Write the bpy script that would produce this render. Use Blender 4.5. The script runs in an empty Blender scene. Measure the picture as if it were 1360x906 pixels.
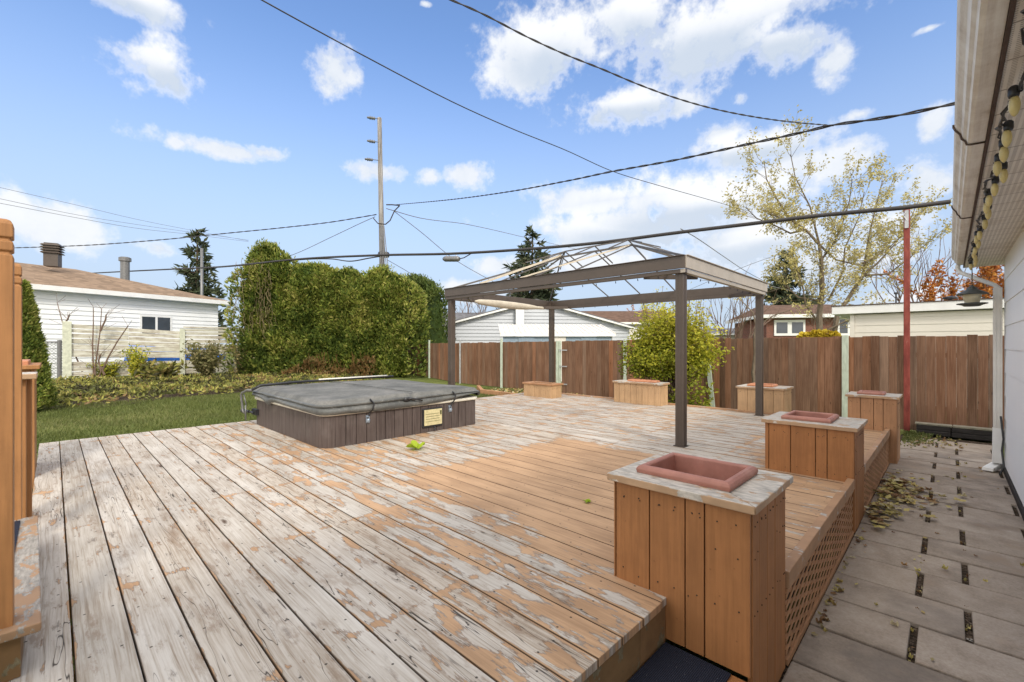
import bpy, math, random
from mathutils import Vector, Matrix, noise as mn
C = bpy.context.scene.collection
rnd = random.Random(7)
R = math.radians
# ---------------------------------------------------------------- camera geometry (used to measure the place)
FL, CX, HY, H = 595.0, 680.0, 458.0, 1.25
A0 = R(44.3)
FX, FY = -math.sin(A0), math.cos(A0)
RX, RY = math.cos(A0), math.sin(A0)
def at(x, y, z=0.0):
    d = (H - z) * FL / (y - HY); r = (x - CX) / FL * d
    return Vector((FX*d + RX*r, FY*d + RY*r, z))
def ad(x, y, d):
    r = (x - CX) / FL * d
    return Vector((FX*d + RX*r, FY*d + RY*r, H + (HY - y) / FL * d))
def cam(r, f, z): return Vector((FX*f + RX*r, FY*f + RY*r, z))
def onX(px, X):
    k = (px - CX) / FL; t = X / (FX + k*RX); return t*(FY + k*RY), t
def onY(px, Y):
    k = (px - CX) / FL; t = Y / (FY + k*RY); return t*(FX + k*RX), t
def zpx(py, d): return H + (HY - py) / FL * d
def sst(a, b, x):
    t = max(0, min(1, (x-a)/(b-a))); return t*t*(3-2*t)
def gz(X, Y):
    return -.45 + .34*sst(3.5, 8.2, -X)*(1 - .75*sst(4.5, 11.5, Y)*(1-sst(14, 20, -X)))

# ---------------------------------------------------------------- mesh builder
class MB:
    def __init__(s): s.v=[]; s.f=[]; s.m=[]; s.r=[]; s.cm=0; s.cr=0.0
    def add(s, vs, fs):
        n=len(s.v); s.v += [tuple(v) for v in vs]
        for f in fs: s.f.append([n+i for i in f]); s.m.append(s.cm); s.r.append(s.cr)
    def box(s, x0,x1,y0,y1,z0,z1):
        s.add([(x0,y0,z0),(x1,y0,z0),(x1,y1,z0),(x0,y1,z0),(x0,y0,z1),(x1,y0,z1),(x1,y1,z1),(x0,y1,z1)],
              [(0,3,2,1),(4,5,6,7),(0,1,5,4),(1,2,6,5),(2,3,7,6),(3,0,4,7)])
    def prism(s, base, top):      # two matching loops, base ccw seen from the top loop
        n=len(base); s.add(list(base)+list(top), [tuple(range(n-1,-1,-1)), tuple(range(n,2*n))]+[(i,(i+1)%n,n+(i+1)%n,n+i) for i in range(n)])
    def bar(s, a, b, w, h, up=(0,0,1)):
        a=Vector(a); b=Vector(b); d=(b-a).normalized(); up=Vector(up)
        sd=d.cross(up)
        if sd.length<1e-4: sd=d.cross(Vector((1,0,0)))
        sd.normalize(); u=sd.cross(d).normalized(); sd*=w/2; u*=h/2
        s.prism([a-sd-u,a+sd-u,a+sd+u,a-sd+u],[b-sd-u,b+sd-u,b+sd+u,b-sd+u])
    def tube(s, pts, rad, n=6, cap=True):
        pts=[Vector(p) for p in pts]; k=len(pts)
        if not hasattr(rad,'__len__'): rad=[rad]*k
        base=len(s.v); prev=None
        for i,p in enumerate(pts):
            t=(pts[min(i+1,k-1)]-pts[max(i-1,0)]).normalized()
            if prev is None:
                a=t.cross(Vector((0,0,1)))
                if a.length<1e-3: a=t.cross(Vector((1,0,0)))
            else: a=prev-t*prev.dot(t)
            if a.length<1e-6: a=t.orthogonal()
            a.normalize(); prev=a; b=t.cross(a)
            for j in range(n):
                q=2*math.pi*j/n; s.v.append(tuple(p+(a*math.cos(q)+b*math.sin(q))*rad[i]))
        for i in range(k-1):
            for j in range(n):
                s.f.append([base+i*n+j, base+i*n+(j+1)%n, base+(i+1)*n+(j+1)%n, base+(i+1)*n+j]); s.m.append(s.cm); s.r.append(s.cr)
        if cap and n>2:
            s.f.append([base+j for j in range(n-1,-1,-1)]); s.m.append(s.cm); s.r.append(s.cr)
            s.f.append([base+(k-1)*n+j for j in range(n)]); s.m.append(s.cm); s.r.append(s.cr)
    def lathe(s, c, prof, n=16, axis=None):   # prof: (r,z)
        c=Vector(c); base=len(s.v)
        for r,z in prof:
            for j in range(n):
                q=2*math.pi*j/n; s.v.append(tuple(c+Vector((r*math.cos(q), r*math.sin(q), z))))
        for i in range(len(prof)-1):
            for j in range(n):
                s.f.append([base+i*n+j, base+i*n+(j+1)%n, base+(i+1)*n+(j+1)%n, base+(i+1)*n+j]); s.m.append(s.cm); s.r.append(s.cr)
        s.f.append([base+j for j in range(n-1,-1,-1)]); s.m.append(s.cm); s.r.append(s.cr)
        e=base+(len(prof)-1)*n; s.f.append([e+j for j in range(n)]); s.m.append(s.cm); s.r.append(s.cr)
    def leaf(s, p, d, w, l, nrm=None):        # a pointed leaf, folded a little
        d=Vector(d).normalized(); n=Vector(nrm) if nrm else Vector((rnd.gauss(0,1),rnd.gauss(0,1),rnd.gauss(0,1)))
        a=d.cross(n)
        if a.length<1e-4: a=d.orthogonal()
        a.normalize(); a*=w/2; p=Vector(p)
        s.add([p, p+d*l*.45+a, p+d*l, p+d*l*.45-a], [(0,1,2,3)])
    def build(s, name, mats, parent=None, smooth=False, bevel=0):
        me=bpy.data.meshes.new(name); me.from_pydata(s.v, [], s.f)
        if not isinstance(mats,(list,tuple)): mats=[mats]
        for m in mats: me.materials.append(m)
        if len(mats)>1: me.polygons.foreach_set('material_index', s.m)
        at_=me.attributes.new('rnd','FLOAT','FACE'); at_.data.foreach_set('value', s.r)
        if smooth: me.polygons.foreach_set('use_smooth',[True]*len(s.f))
        me.update()
        o=bpy.data.objects.new(name, me); C.objects.link(o)
        if parent:
            o.parent=parent; bpy.context.view_layer.update() if False else None
            o.matrix_parent_inverse = Matrix.Translation(-Vector(parent.location)) if parent.type=='EMPTY' and parent.rotation_euler.z==0 else Matrix.Identity(4)
        if bevel:
            b=o.modifiers.new('bevel','BEVEL'); b.width=bevel; b.segments=2; b.limit_method='ANGLE'; b.angle_limit=R(40)
        return o
def tag(o, label=None, cat=None, group=None, kind=None):
    if label: o['label']=label
    if cat: o['category']=cat
    if group: o['group']=group
    if kind: o['kind']=kind
    return o
def thing(name, loc, label, cat, group=None):
    o=bpy.data.objects.new(name,None); o.location=loc; o.empty_display_size=.2; C.objects.link(o)
    return tag(o,label,cat,group)

# ---------------------------------------------------------------- node helper
class NT:
    def __init__(s, name, rough=.8, spec=.3):
        s.mat=bpy.data.materials.new(name); s.mat.use_nodes=True; s.t=s.mat.node_tree; s.n=s.t.nodes
        s.bsdf=s.n['Principled BSDF']; s.bsdf.inputs['Roughness'].default_value=rough
        s.bsdf.inputs['Specular IOR Level'].default_value=spec
    def new(s,t): return s.n.new(t)
    def link(s,a,b): s.t.links.new(a,b)
    def put(s,inp,v):
        if isinstance(v,bpy.types.NodeSocket): s.link(v,inp)
        elif isinstance(v,(tuple,list)):
            inp.default_value = tuple(v)+(1,) if len(v)==3 and len(inp.default_value)==4 else v
        else: inp.default_value=v
    def pos(s): return s.new('ShaderNodeTexCoord').outputs['Object']
    def wpos(s): return s.new('ShaderNodeNewGeometry').outputs['Position']
    def attr(s,nm='rnd'):
        a=s.new('ShaderNodeAttribute'); a.attribute_name=nm; return a.outputs['Fac']
    def vm(s,op,a,b):
        n=s.new('ShaderNodeVectorMath'); n.operation=op; s.put(n.inputs[0],a); s.put(n.inputs[1],b); return n.outputs[0]
    def m(s,op,a,b=0.0,c=None,clamp=False):
        n=s.new('ShaderNodeMath'); n.operation=op; n.use_clamp=clamp; s.put(n.inputs[0],a); s.put(n.inputs[1],b)
        if c is not None: s.put(n.inputs[2],c)
        return n.outputs[0]
    def sep(s,v):
        n=s.new('ShaderNodeSeparateXYZ'); s.put(n.inputs[0],v); return n.outputs
    def comb(s,x,y,z):
        n=s.new('ShaderNodeCombineXYZ'); s.put(n.inputs[0],x); s.put(n.inputs[1],y); s.put(n.inputs[2],z); return n.outputs[0]
    def noise(s,v,scale=1,detail=4,rough=.55,dist=0):
        n=s.new('ShaderNodeTexNoise'); s.put(n.inputs['Vector'],v); s.put(n.inputs['Scale'],scale); n.inputs['Detail'].default_value=detail
        n.inputs['Roughness'].default_value=rough; n.inputs['Distortion'].default_value=dist; return n.outputs['Fac']
    def vor(s,v,scale=1,feat='F1',out='Distance',rand=1):
        n=s.new('ShaderNodeTexVoronoi'); n.feature=feat; s.put(n.inputs['Vector'],v); s.put(n.inputs['Scale'],scale); n.inputs['Randomness'].default_value=rand; return n.outputs[out]
    def rng(s,v,a,b,c=0.0,d=1.0,smooth=True):
        n=s.new('ShaderNodeMapRange'); n.interpolation_type='SMOOTHSTEP' if smooth else 'LINEAR'
        s.put(n.inputs[0],v); s.put(n.inputs[1],a); s.put(n.inputs[2],b); s.put(n.inputs[3],c); s.put(n.inputs[4],d); return n.outputs[0]
    def mix(s,f,a,b,mode='MIX'):
        n=s.new('ShaderNodeMix'); n.data_type='RGBA'; n.blend_type=mode; s.put(n.inputs[0],f); s.put(n.inputs[6],a); s.put(n.inputs[7],b); return n.outputs[2]
    def ramp(s,f,stops):
        n=s.new('ShaderNodeValToRGB'); s.put(n.inputs[0],f); e=n.color_ramp.elements
        while len(e)<len(stops): e.new(.5)
        for i,(p,c) in enumerate(stops): e[i].position=p; e[i].color=tuple(c)+(1,) if len(c)==3 else c
        return n.outputs[0]
    def col(s,c): s.put(s.bsdf.inputs['Base Color'],c)
    def bump(s,h,strength=.5,dist=.01):
        b=s.new('ShaderNodeBump'); b.inputs['Strength'].default_value=strength; b.inputs['Distance'].default_value=dist; s.put(b.inputs['Height'],h); s.link(b.outputs[0],s.bsdf.inputs['Normal'])
def simple(name, c, rough=.7, var=.15, scale=8, bump=.0, spec=.3, metal=0, stretch=(1,1,1), dirt=None):
    t=NT(name,rough,spec); p=t.vm('MULTIPLY',t.wpos(),stretch)
    f=t.noise(p,scale,6,.6); lo=[x*(1-var) for x in c]; hi=[min(1,x*(1+var)) for x in c]
    k=t.ramp(f,[(.3,lo),(.7,hi)])
    if dirt: k=t.mix(t.rng(t.noise(t.wpos(),scale*.3,8,.7),.5,.72,0,dirt[1]),k,dirt[0])
    t.col(k); t.bsdf.inputs['Metallic'].default_value=metal
    if bump: t.bump(f,bump,.01)
    return t.mat
def leafmat(name, cols, rough=.6, trans=.25):
    t=NT(name,rough,.25); r=t.attr(); n=len(cols)
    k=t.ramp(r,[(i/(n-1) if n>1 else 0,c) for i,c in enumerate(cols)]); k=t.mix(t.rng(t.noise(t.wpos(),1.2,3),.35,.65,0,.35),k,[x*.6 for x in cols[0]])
    t.col(k)
    tr=t.new('ShaderNodeBsdfTranslucent'); t.put(tr.inputs[0],k); mx=t.new('ShaderNodeMixShader'); mx.inputs[0].default_value=trans
    t.link(t.bsdf.outputs[0],mx.inputs[1]); t.link(tr.outputs[0],mx.inputs[2]); t.link(mx.outputs[0],t.n['Material Output'].inputs[0])
    return t.mat

# ---------------------------------------------------------------- materials
M={}
def deck_mat():
    t=NT('weathered_deck',.75,.25); P=t.wpos(); x,y,z=t.sep(P); r=t.attr()
    ox=t.m('MULTIPLY',r,91.7); oy=t.m('MULTIPLY',r,17.3)
    X=t.m('ADD',x,ox); Y=t.m('ADD',y,oy)
    wob=t.m('MULTIPLY',t.m('SUBTRACT',t.noise(t.comb(t.m('MULTIPLY',X,1.1),t.m('MULTIPLY',Y,3),0),1,3),.5),.045)
    Yw=t.m('ADD',Y,wob)
    g1=t.noise(t.comb(t.m('MULTIPLY',X,1.5),t.m('MULTIPLY',Yw,70),0),1,8,.68)
    g2=t.noise(t.comb(t.m('MULTIPLY',X,4.),t.m('MULTIPLY',Yw,170),3),1,4,.6)
    gw=t.m('MULTIPLY',t.m('SUBTRACT',g1,.5),.45)
    big=t.noise(t.comb(t.m('MULTIPLY',X,1.6),t.m('MULTIPLY',Y,5),5),1,7,.62)
    fine=t.noise(P,38,5,.7)
    f=t.m('ADD',t.m('MULTIPLY',g1,.68),t.m('ADD',t.m('MULTIPLY',big,.38),t.m('MULTIPLY',g2,.24)))
    base=t.ramp(f,[(.42,(.12,.085,.06)),(.52,(.31,.25,.195)),(.60,(.43,.378,.318)),(.72,(.57,.53,.475))])
    tint=t.ramp(r,[(0,(.80,.79,.77)),(.35,(1,1,1)),(.6,(.95,.90,.84)),(.8,(.88,.87,.86)),(1,(1.0,.98,.96))]); base=t.mix(.9,base,tint,'MULTIPLY')
    # knots
    vv=t.comb(t.m('MULTIPLY',X,1.35),t.m('MULTIPLY',Y,5.5),0); kd=t.vor(vv,1.0)
    kd=t.m('ADD',kd,t.m('MULTIPLY',t.m('SUBTRACT',fine,.5),.10))
    base=t.mix(t.rng(kd,.04,.12,.92,0),base,(.085,.05,.03))
    base=t.mix(t.rng(t.m('ABSOLUTE',t.m('SUBTRACT',kd,.15)),0,.03,.35,0),base,(.17,.12,.08))
    # brown stain patches
    st=t.noise(t.comb(t.m('MULTIPLY',X,2.6),t.m('MULTIPLY',Y,9),9),1,7,.7)
    st=t.m('ADD',st,gw); base=t.mix(t.rng(st,.54,.66,0,.60),base,(.21,.135,.08))
    dk=t.noise(t.comb(t.m('MULTIPLY',X,3.5),t.m('MULTIPLY',Y,14),41),1,6,.7); dk=t.m('ADD',dk,gw); base=t.mix(t.rng(dk,.60,.70,0,.65),base,(.09,.062,.045))
    base=t.mix(t.rng(t.noise(t.comb(t.m('MULTIPLY',X,.8),t.m('MULTIPLY',Y,2.5),51),1,4),.5,.66,0,.35),base,(.66,.625,.57))
    # cracks along the grain
    cr=t.noise(t.comb(t.m('MULTIPLY',X,.55),t.m('MULTIPLY',Yw,15),21),1,2.2,.5); crk=t.rng(t.m('ABSOLUTE',t.m('SUBTRACT',cr,.5)),.0,.0055,.9,0)
    c2=t.noise(t.comb(t.m('MULTIPLY',X,.45),t.m('MULTIPLY',Yw,7),71),1,3,.5); c2=t.m('MULTIPLY',t.rng(t.m('ABSOLUTE',t.m('SUBTRACT',c2,.5)),.0,.003,.9,0),t.rng(r,.3,.4,0,1))
    crk=t.m('MULTIPLY',crk,t.rng(t.noise(t.comb(t.m('MULTIPLY',X,.7),t.m('MULTIPLY',Y,4),33),1,2),.48,.6,0,1))
    crk=t.m('MAXIMUM',crk,c2); base=t.mix(crk,base,(.02,.013,.009))
    # what is left of the orange stain: whole in one area, patches elsewhere
    rot=t.noise(t.comb(t.m('MULTIPLY',x,1.1),t.m('MULTIPLY',y,1.1),0),1,4)
    ex=t.m('MAXIMUM',t.m('DIVIDE',t.m('ABSOLUTE',t.m('ADD',x,2.45)),1.30),t.m('DIVIDE',t.m('ABSOLUTE',t.m('SUBTRACT',y,3.60)),1.22))
    area=t.rng(t.m('ADD',ex,t.m('MULTIPLY',t.m('SUBTRACT',rot,.5),.45)),.62,1.22,.86,0)
    ed=t.m('MULTIPLY',t.rng(x,-1.9,-1.2,0,.42),t.rng(y,1.9,2.4,.30,1))
    mid=t.rng(t.m('ABSOLUTE',t.m('SUBTRACT',y,2.1)),.2,1.2,.24,0); mid=t.m('MULTIPLY',mid,t.rng(x,-5.5,-2.4,.5,1))
    back=t.rng(y,4.9,6.0,0,.16)
    tubs=t.rng(t.m('ABSOLUTE',t.m('ADD',x,5.2)),.3,1.6,.20,0); tubs=t.m('MULTIPLY',tubs,t.rng(t.m('ABSOLUTE',t.m('SUBTRACT',y,3.4)),.8,2.4,1,0))
    amt=t.m('ADD',t.m('ADD',area,ed),t.m('ADD',t.m('ADD',mid,.075),t.m('ADD',back,tubs)))
    joist=t.rng(t.m('ABSOLUTE',t.m('SUBTRACT',t.m('FRACT',t.m('DIVIDE',x,1.22)),.5)),0,.04,.19,0)
    edge=t.m('ABSOLUTE',t.m('SUBTRACT',t.m('FRACT',t.m('DIVIDE',t.m('SUBTRACT',y,.06),.1822)),.5))
    edg=t.rng(edge,.41,.49,0,.24)
    pn=t.noise(t.comb(t.m('MULTIPLY',X,2.6),t.m('MULTIPLY',Y,8.5),13),1,9,.6,.25)
    pn2=t.noise(t.comb(t.m('MULTIPLY',X,7),t.m('MULTIPLY',Yw,60),2),1,5,.6)
    amt=t.m('ADD',amt,t.m('ADD',joist,edg)); amt=t.m('ADD',amt,t.rng(r,0,1,-.035,.035))
    v=t.m('ADD',t.m('ADD',t.m('MULTIPLY',amt,.42),t.m('MULTIPLY',pn,.80)),t.m('MULTIPLY',pn2,.22))
    rim=t.rng(v,.635,.66,0,1); pm=t.rng(v,.662,.676,0,1)
    base=t.mix(t.m('MULTIPLY',rim,.55),base,(.13,.065,.03))
    pc=t.mix(t.rng(t.m('ADD',t.m('MULTIPLY',g1,.5),t.m('MULTIPLY',big,.6)),.42,.68,0,1),(.36,.225,.13),(.53,.34,.20))
    pc=t.mix(t.rng(st,.6,.75,0,.6),pc,(.20,.13,.08))
    colr=t.mix(pm,base,pc)
    # screw heads, two per joist
    jx=t.m('MULTIPLY',t.m('SUBTRACT',t.m('FRACT',t.m('DIVIDE',X,.406)),.5),.406)
    by=t.m('MULTIPLY',t.m('SUBTRACT',edge,.27),.1822)
    dd=t.m('SQRT',t.m('ADD',t.m('MULTIPLY',jx,jx),t.m('MULTIPLY',by,by)))
    colr=t.mix(t.rng(dd,.0045,.0065,.85,0),colr,(.03,.022,.018))
    colr=t.mix(t.rng(edge,.474,.494,0,.8),colr,(.05,.03,.018))
    colr=t.mix(t.rng(kd,.02,.055,.75,0),colr,(.06,.035,.02))
    t.col(colr)
    hgt=t.m('ADD',t.m('MULTIPLY',f,.5),t.m('MULTIPLY',t.m('SUBTRACT',pm,crk),.35)); t.bump(hgt,.55,.006)
    return t.mat
M['deck']=deck_mat()
def paint_mat(name,c,dark,peel=.0,grey=(.50,.46,.41),vert=True,rough=.6):
    t=NT(name,rough,.3); P=t.wpos(); x,y,z=t.sep(P); r=t.attr(); q=t.m('ADD',x,y)
    if vert: g=t.comb(t.m('MULTIPLY',t.m('ADD',q,t.m('MULTIPLY',r,9)),60),t.m('MULTIPLY',z,2.5),t.m('MULTIPLY',t.m('SUBTRACT',x,y),3))
    else: g=t.comb(t.m('MULTIPLY',x,6),t.m('MULTIPLY',y,6),t.m('MULTIPLY',z,9))
    gr=t.noise(g,1,6,.6); bl=t.noise(P,3.2,6,.65)
    k=t.mix(t.rng(t.m('ADD',t.m('MULTIPLY',gr,.5),t.m('MULTIPLY',bl,.5)),.35,.65),[v*.80 for v in c],[min(1,v*1.12) for v in c])
    k=t.mix(t.rng(r,0,1,0,.14),k,dark)
    sc=t.noise(t.comb(t.m('MULTIPLY',q,35),t.m('MULTIPLY',z,5),7),1,6,.7)
    k=t.mix(t.rng(sc,.60,.78,0,.35),k,dark)
    sp=t.vor(P,13); k=t.mix(t.rng(sp,.03,.075,.5,0),k,dark)
    if peel:
        pn=t.noise(t.vm('MULTIPLY',P,(5,9,6)),1,8,.65)
        if name=='peeling_cap': pn=t.m('ADD',pn,t.m('MULTIPLY',t.sep(t.new('ShaderNodeNewGeometry').outputs['True Normal'])[2],.17)); pn=t.m('SUBTRACT',pn,.10)
        pe=t.rng(pn,.62-peel*.35,.635-peel*.35)
        k=t.mix(pe,k,t.ramp(t.noise(t.vm('MULTIPLY',P,(16,60,30)),1,6,.6),[(.3,[v*.45 for v in grey]),(.6,grey),(.8,[v*1.25 for v in grey])]))
    t.col(k); t.bump(t.m('ADD',gr,t.m('MULTIPLY',bl,.3)),.25,.004)
    return t.mat
M['brown']=paint_mat('brown_stain',(.36,.158,.058),(.13,.06,.028))
M['brown_side']=M['brown']
M['tan']=paint_mat('faded_tan_stain',(.52,.335,.185),(.27,.16,.08))
M['medium']=paint_mat('mid_brown_stain',(.44,.235,.12),(.20,.10,.05))
M['cap']=paint_mat('peeling_cap',(.46,.30,.18),(.25,.16,.10),peel=.40,grey=(.58,.53,.46),vert=False)
M['post']=paint_mat('honey_stain',(.37,.175,.066),(.18,.08,.03))
M['rim']=paint_mat('rim_stain',(.42,.245,.135),(.22,.12,.06),peel=.06,vert=False)
M['fascia']=paint_mat('mossy_board',(.25,.145,.065),(.085,.08,.03),peel=.15,grey=(.24,.20,.12),vert=False,rough=.85)
M['stepwood']=paint_mat('grey_step_board',(.34,.21,.12),(.15,.10,.07),peel=.46,grey=(.36,.33,.29),vert=False)
def fence_mat():
    t=NT('fence_boards',.8,.2); P=t.wpos(); x,y,z=t.sep(P); r=t.attr(); xo=t.m('ADD',x,t.m('MULTIPLY',r,31))
    g=t.noise(t.comb(t.m('MULTIPLY',xo,55),0.0,t.m('MULTIPLY',z,1.8)),1,7,.65); b=t.noise(t.comb(t.m('MULTIPLY',xo,4),0.0,t.m('MULTIPLY',z,1.1)),1,4)
    k=t.ramp(r,[(0,(.115,.060,.036)),(.3,(.22,.10,.055)),(.55,(.20,.115,.075)),(.75,(.34,.135,.06)),(.9,(.145,.090,.064)),(1,(.33,.21,.145))])
    k=t.mix(t.rng(t.m('ADD',t.m('MULTIPLY',g,.6),t.m('MULTIPLY',b,.4)),.38,.66,.0,.8),t.mix(.42,k,(.055,.03,.018)),t.mix(.34,k,(.46,.29,.19)))
    k=t.mix(t.rng(t.vor(t.comb(t.m('MULTIPLY',xo,7),0.0,t.m('MULTIPLY',z,2.2)),1),.03,.1,.7,0),k,(.04,.02,.012))
    t.col(k); t.bump(g,.4,.006); return t.mat
M['fence']=fence_mat()
M['nail']=simple('nail_head',(.05,.03,.02),.6,.2,9)
M['green_post']=simple('pale_green_post',(.50,.56,.46),.7,.18,9,.1,stretch=(3,3,.6),dirt=((.3,.28,.2),.4))
M['bronze']=simple('bronze_metal',(.075,.056,.044),.42,.10,5,.05,.5,.0,dirt=((.15,.12,.10),.2))
M['bronze_sunlit']=simple('sunlit_bronze_metal',(.36,.32,.27),.5,.10,6,.05,.5)  # same bronze, paler: sunlight on the right beam put into the colour
M['rod']=simple('roof_rod',(.10,.088,.078),.45,.2,8,0,.5)
M['canopy']=simple('rolled_cloth',(.56,.50,.40),.9,.12,7,.4)
M['terra']=simple('terracotta_plastic',(.37,.165,.125),.55,.16,10,.12,.35,dirt=((.52,.36,.29),.35))
M['terra_orange']=simple('orange_terracotta',(.50,.22,.12),.6,.1,9)
M['terra_in']=simple('liner_inside',(.24,.085,.065),.7,.25,12,.1)
def pav():
    t=NT('concrete_paver',.85,.2); P=t.wpos(); r=t.attr(); p=t.vm('ADD',P,t.comb(t.m('MULTIPLY',r,40),0.0,0.0))
    a=t.noise(p,3.5,8,.7); b=t.noise(p,60,4,.7); c=t.noise(p,1.1,4,.6)
    k=t.ramp(t.m('ADD',t.m('MULTIPLY',a,.65),t.m('MULTIPLY',b,.35)),[(.35,(.22,.178,.14)),(.5,(.35,.292,.24)),(.68,(.48,.415,.35))])
    k=t.mix(t.rng(r,0,1,0,.3),k,(.27,.22,.175)); k=t.mix(t.rng(c,.52,.66,0,.60),k,(.13,.112,.10)); k=t.mix(t.rng(t.noise(p,2.2,6,.6),.55,.70,0,.45),k,(.37,.27,.19))
    t.col(k); t.bump(t.m('ADD',a,t.m('MULTIPLY',b,.6)),.5,.006); return t.mat
M['paver']=pav()
def soil():
    t=NT('gravel_soil',.95,.1); P=t.wpos(); v=t.new('ShaderNodeTexVoronoi'); v.inputs['Scale'].default_value=75; t.link(P,v.inputs['Vector'])
    g=t.sep(v.outputs['Color'])[0]
    k=t.ramp(t.m('MULTIPLY',g,t.noise(P,9,4)),[(0,(.02,.015,.01)),(.3,(.07,.05,.035)),(.55,(.16,.12,.09)),(.62,(.4,.37,.33))]); t.col(k); t.bump(v.outputs['Distance'],.8,.01); return t.mat
M['soil']=soil()
def ground():
    t=NT('lawn_ground',.95,.1); P=t.wpos(); a=t.noise(P,1.1,6,.65); b=t.noise(t.vm('MULTIPLY',P,(25,25,25)),1,5,.7)
    k=t.ramp(t.m('ADD',t.m('MULTIPLY',a,.5),t.m('MULTIPLY',b,.5)),[(.35,(.07,.085,.022)),(.5,(.12,.15,.04)),(.65,(.22,.23,.08))])
    t.col(k); t.bump(b,.8,.03); return t.mat
M['ground']=ground()
def siding(name,c,pitch,dirt=.1,axis=2):
    t=NT(name,.5,.35); P=t.wpos(); a=t.noise(P,1.2,6,.6); k=t.mix(t.rng(a,.35,.75,0,dirt),c,[v*.6 for v in c]); st=t.noise(t.vm('MULTIPLY',P,(6,6,.5)),1,5,.6)
    k=t.mix(t.rng(st,.55,.75,0,dirt),k,[c[0]*.72,c[1]*.7,c[2]*.62]); t.col(k); t.bump(a,.1,.01); return t.mat
M['white_siding']=siding('white_siding',(.84,.85,.85),.2)
M['shaded_siding']=siding('shaded_white_siding',(.50,.525,.56),.2)  # white garage siding with the gable's shade put into its blue-grey colour
M['beige_siding']=siding('beige_siding',(.72,.68,.60),.2)
M['near_siding']=siding('cement_shingle',(.93,.93,.92),.31,.08)
M['white_trim']=simple('white_trim',(.78,.78,.76),.5,.06,3)
M['old_white']=simple('stained_white_metal',(.72,.70,.65),.5,.08,2.5,0,.4,dirt=((.45,.38,.29),.35))
def gut():
    t=NT('dirty_gutter',.5,.35); P=t.wpos(); s=t.vm('MULTIPLY',P,(30,1.3,18)); a=t.noise(s,1,7,.7); b=t.noise(P,5,7,.7)
    k=t.ramp(t.m('ADD',t.m('MULTIPLY',a,.5),t.m('MULTIPLY',b,.5)),[(.31,(.34,.28,.22)),(.44,(.64,.58,.50)),(.60,(.82,.79,.72))]); t.col(k); t.bump(b,.2,.003); return t.mat
M['gutter']=gut()
def soff():
    t=NT('perforated_soffit',.6,.3); x,y,z=t.sep(t.wpos())
    gx=t.m('ABSOLUTE',t.m('SUBTRACT',t.m('FRACT',t.m('DIVIDE',x,.030)),.5)); gy=t.m('ABSOLUTE',t.m('SUBTRACT',t.m('FRACT',t.m('DIVIDE',y,.016)),.5))
    h=t.m('MULTIPLY',t.rng(gx,.26,.31,1,0),t.rng(gy,.22,.28,1,0)); pl=t.m('ABSOLUTE',t.m('SUBTRACT',t.m('FRACT',t.m('DIVIDE',y,.305)),.5))
    k=t.mix(t.m('MULTIPLY',h,.55),(.80,.76,.69),(.14,.11,.09)); k=t.mix(t.rng(pl,.475,.49,0,.8),k,(.25,.21,.17)); k=t.mix(t.rng(t.noise(t.wpos(),3,5),.5,.7,0,.3),k,(.36,.28,.2)); t.col(k); return t.mat
M['soffit']=soff()
M['dark_edge']=simple('dark_fascia_edge',(.085,.055,.042),.7,.3,12)
def shing(name,c):
    t=NT(name,.95,.1); P=t.wpos(); b=t.new('ShaderNodeTexBrick'); t.link(t.vm('MULTIPLY',P,(1,1,1)),b.inputs['Vector'])
    a=t.noise(P,1.5,5,.6); v=t.vor(t.vm('MULTIPLY',P,(4,4,9)),1,'F1','Color'); g=t.sep(v)[0]
    k=t.mix(t.rng(g,0,1,.0,.8,False),[q*.72 for q in c],[q*1.25 for q in c]); k=t.mix(t.rng(a,.4,.7,0,.3),k,[q*.7 for q in c]); t.col(k); t.bump(g,.5,.02); return t.mat
M['brown_roof']=shing('tan_shingles',(.28,.20,.14)); M['dark_roof']=shing('brown_shingles',(.15,.095,.07)); M['grey_roof']=shing('grey_shingles',(.17,.17,.18))
M['glass']=simple('window_glass',(.05,.06,.075),.08,.3,1,0,.8)
M['curtain']=simple('curtain',(.5,.5,.48),.9,.2,5)
def brick():
    t=NT('red_brick',.9,.1); x,y,z=t.sep(t.wpos()); b=t.new('ShaderNodeTexBrick'); t.link(t.comb(t.m('ADD',x,y),z,0.0),b.inputs['Vector']); b.inputs['Scale'].default_value=4.2
    b.inputs['Color1'].default_value=(.22,.07,.045,1); b.inputs['Color2'].default_value=(.14,.045,.03,1); b.inputs['Mortar'].default_value=(.3,.26,.22,1); t.col(b.outputs[0]); return t.mat
M['brick']=brick()
def tub():
    t=NT('hot_tub_panel',.5,.35); P=t.wpos(); x,y,z=t.sep(P); q=t.m('ADD',x,y); g=t.noise(t.comb(t.m('MULTIPLY',q,45),t.m('MULTIPLY',z,2),0),1,6,.6); r=t.attr()
    k=t.mix(t.rng(g,.3,.7),(.054,.039,.035),(.115,.090,.082)); k=t.mix(t.rng(r,0,1,0,.4),k,(.10,.076,.068)); k=t.mix(t.rng(t.noise(P,4,5),.5,.75,0,.2),k,(.24,.21,.19)); t.col(k); t.bump(g,.2,.003); return t.mat
M['tub']=tub()
def cover():
    t=NT('vinyl_cover',.5,.4); P=t.wpos(); a=t.noise(P,2.6,7,.65); b=t.noise(P,22,5,.7)
    k=t.ramp(a,[(.3,(.065,.068,.066)),(.5,(.11,.113,.107)),(.7,(.17,.17,.158))]); k=t.mix(t.rng(b,.52,.72,0,.4),k,(.32,.31,.28)); t.col(k); t.bump(t.m('ADD',a,t.m('MULTIPLY',b,.15)),.5,.03); return t.mat
M['cover']=cover()
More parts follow.
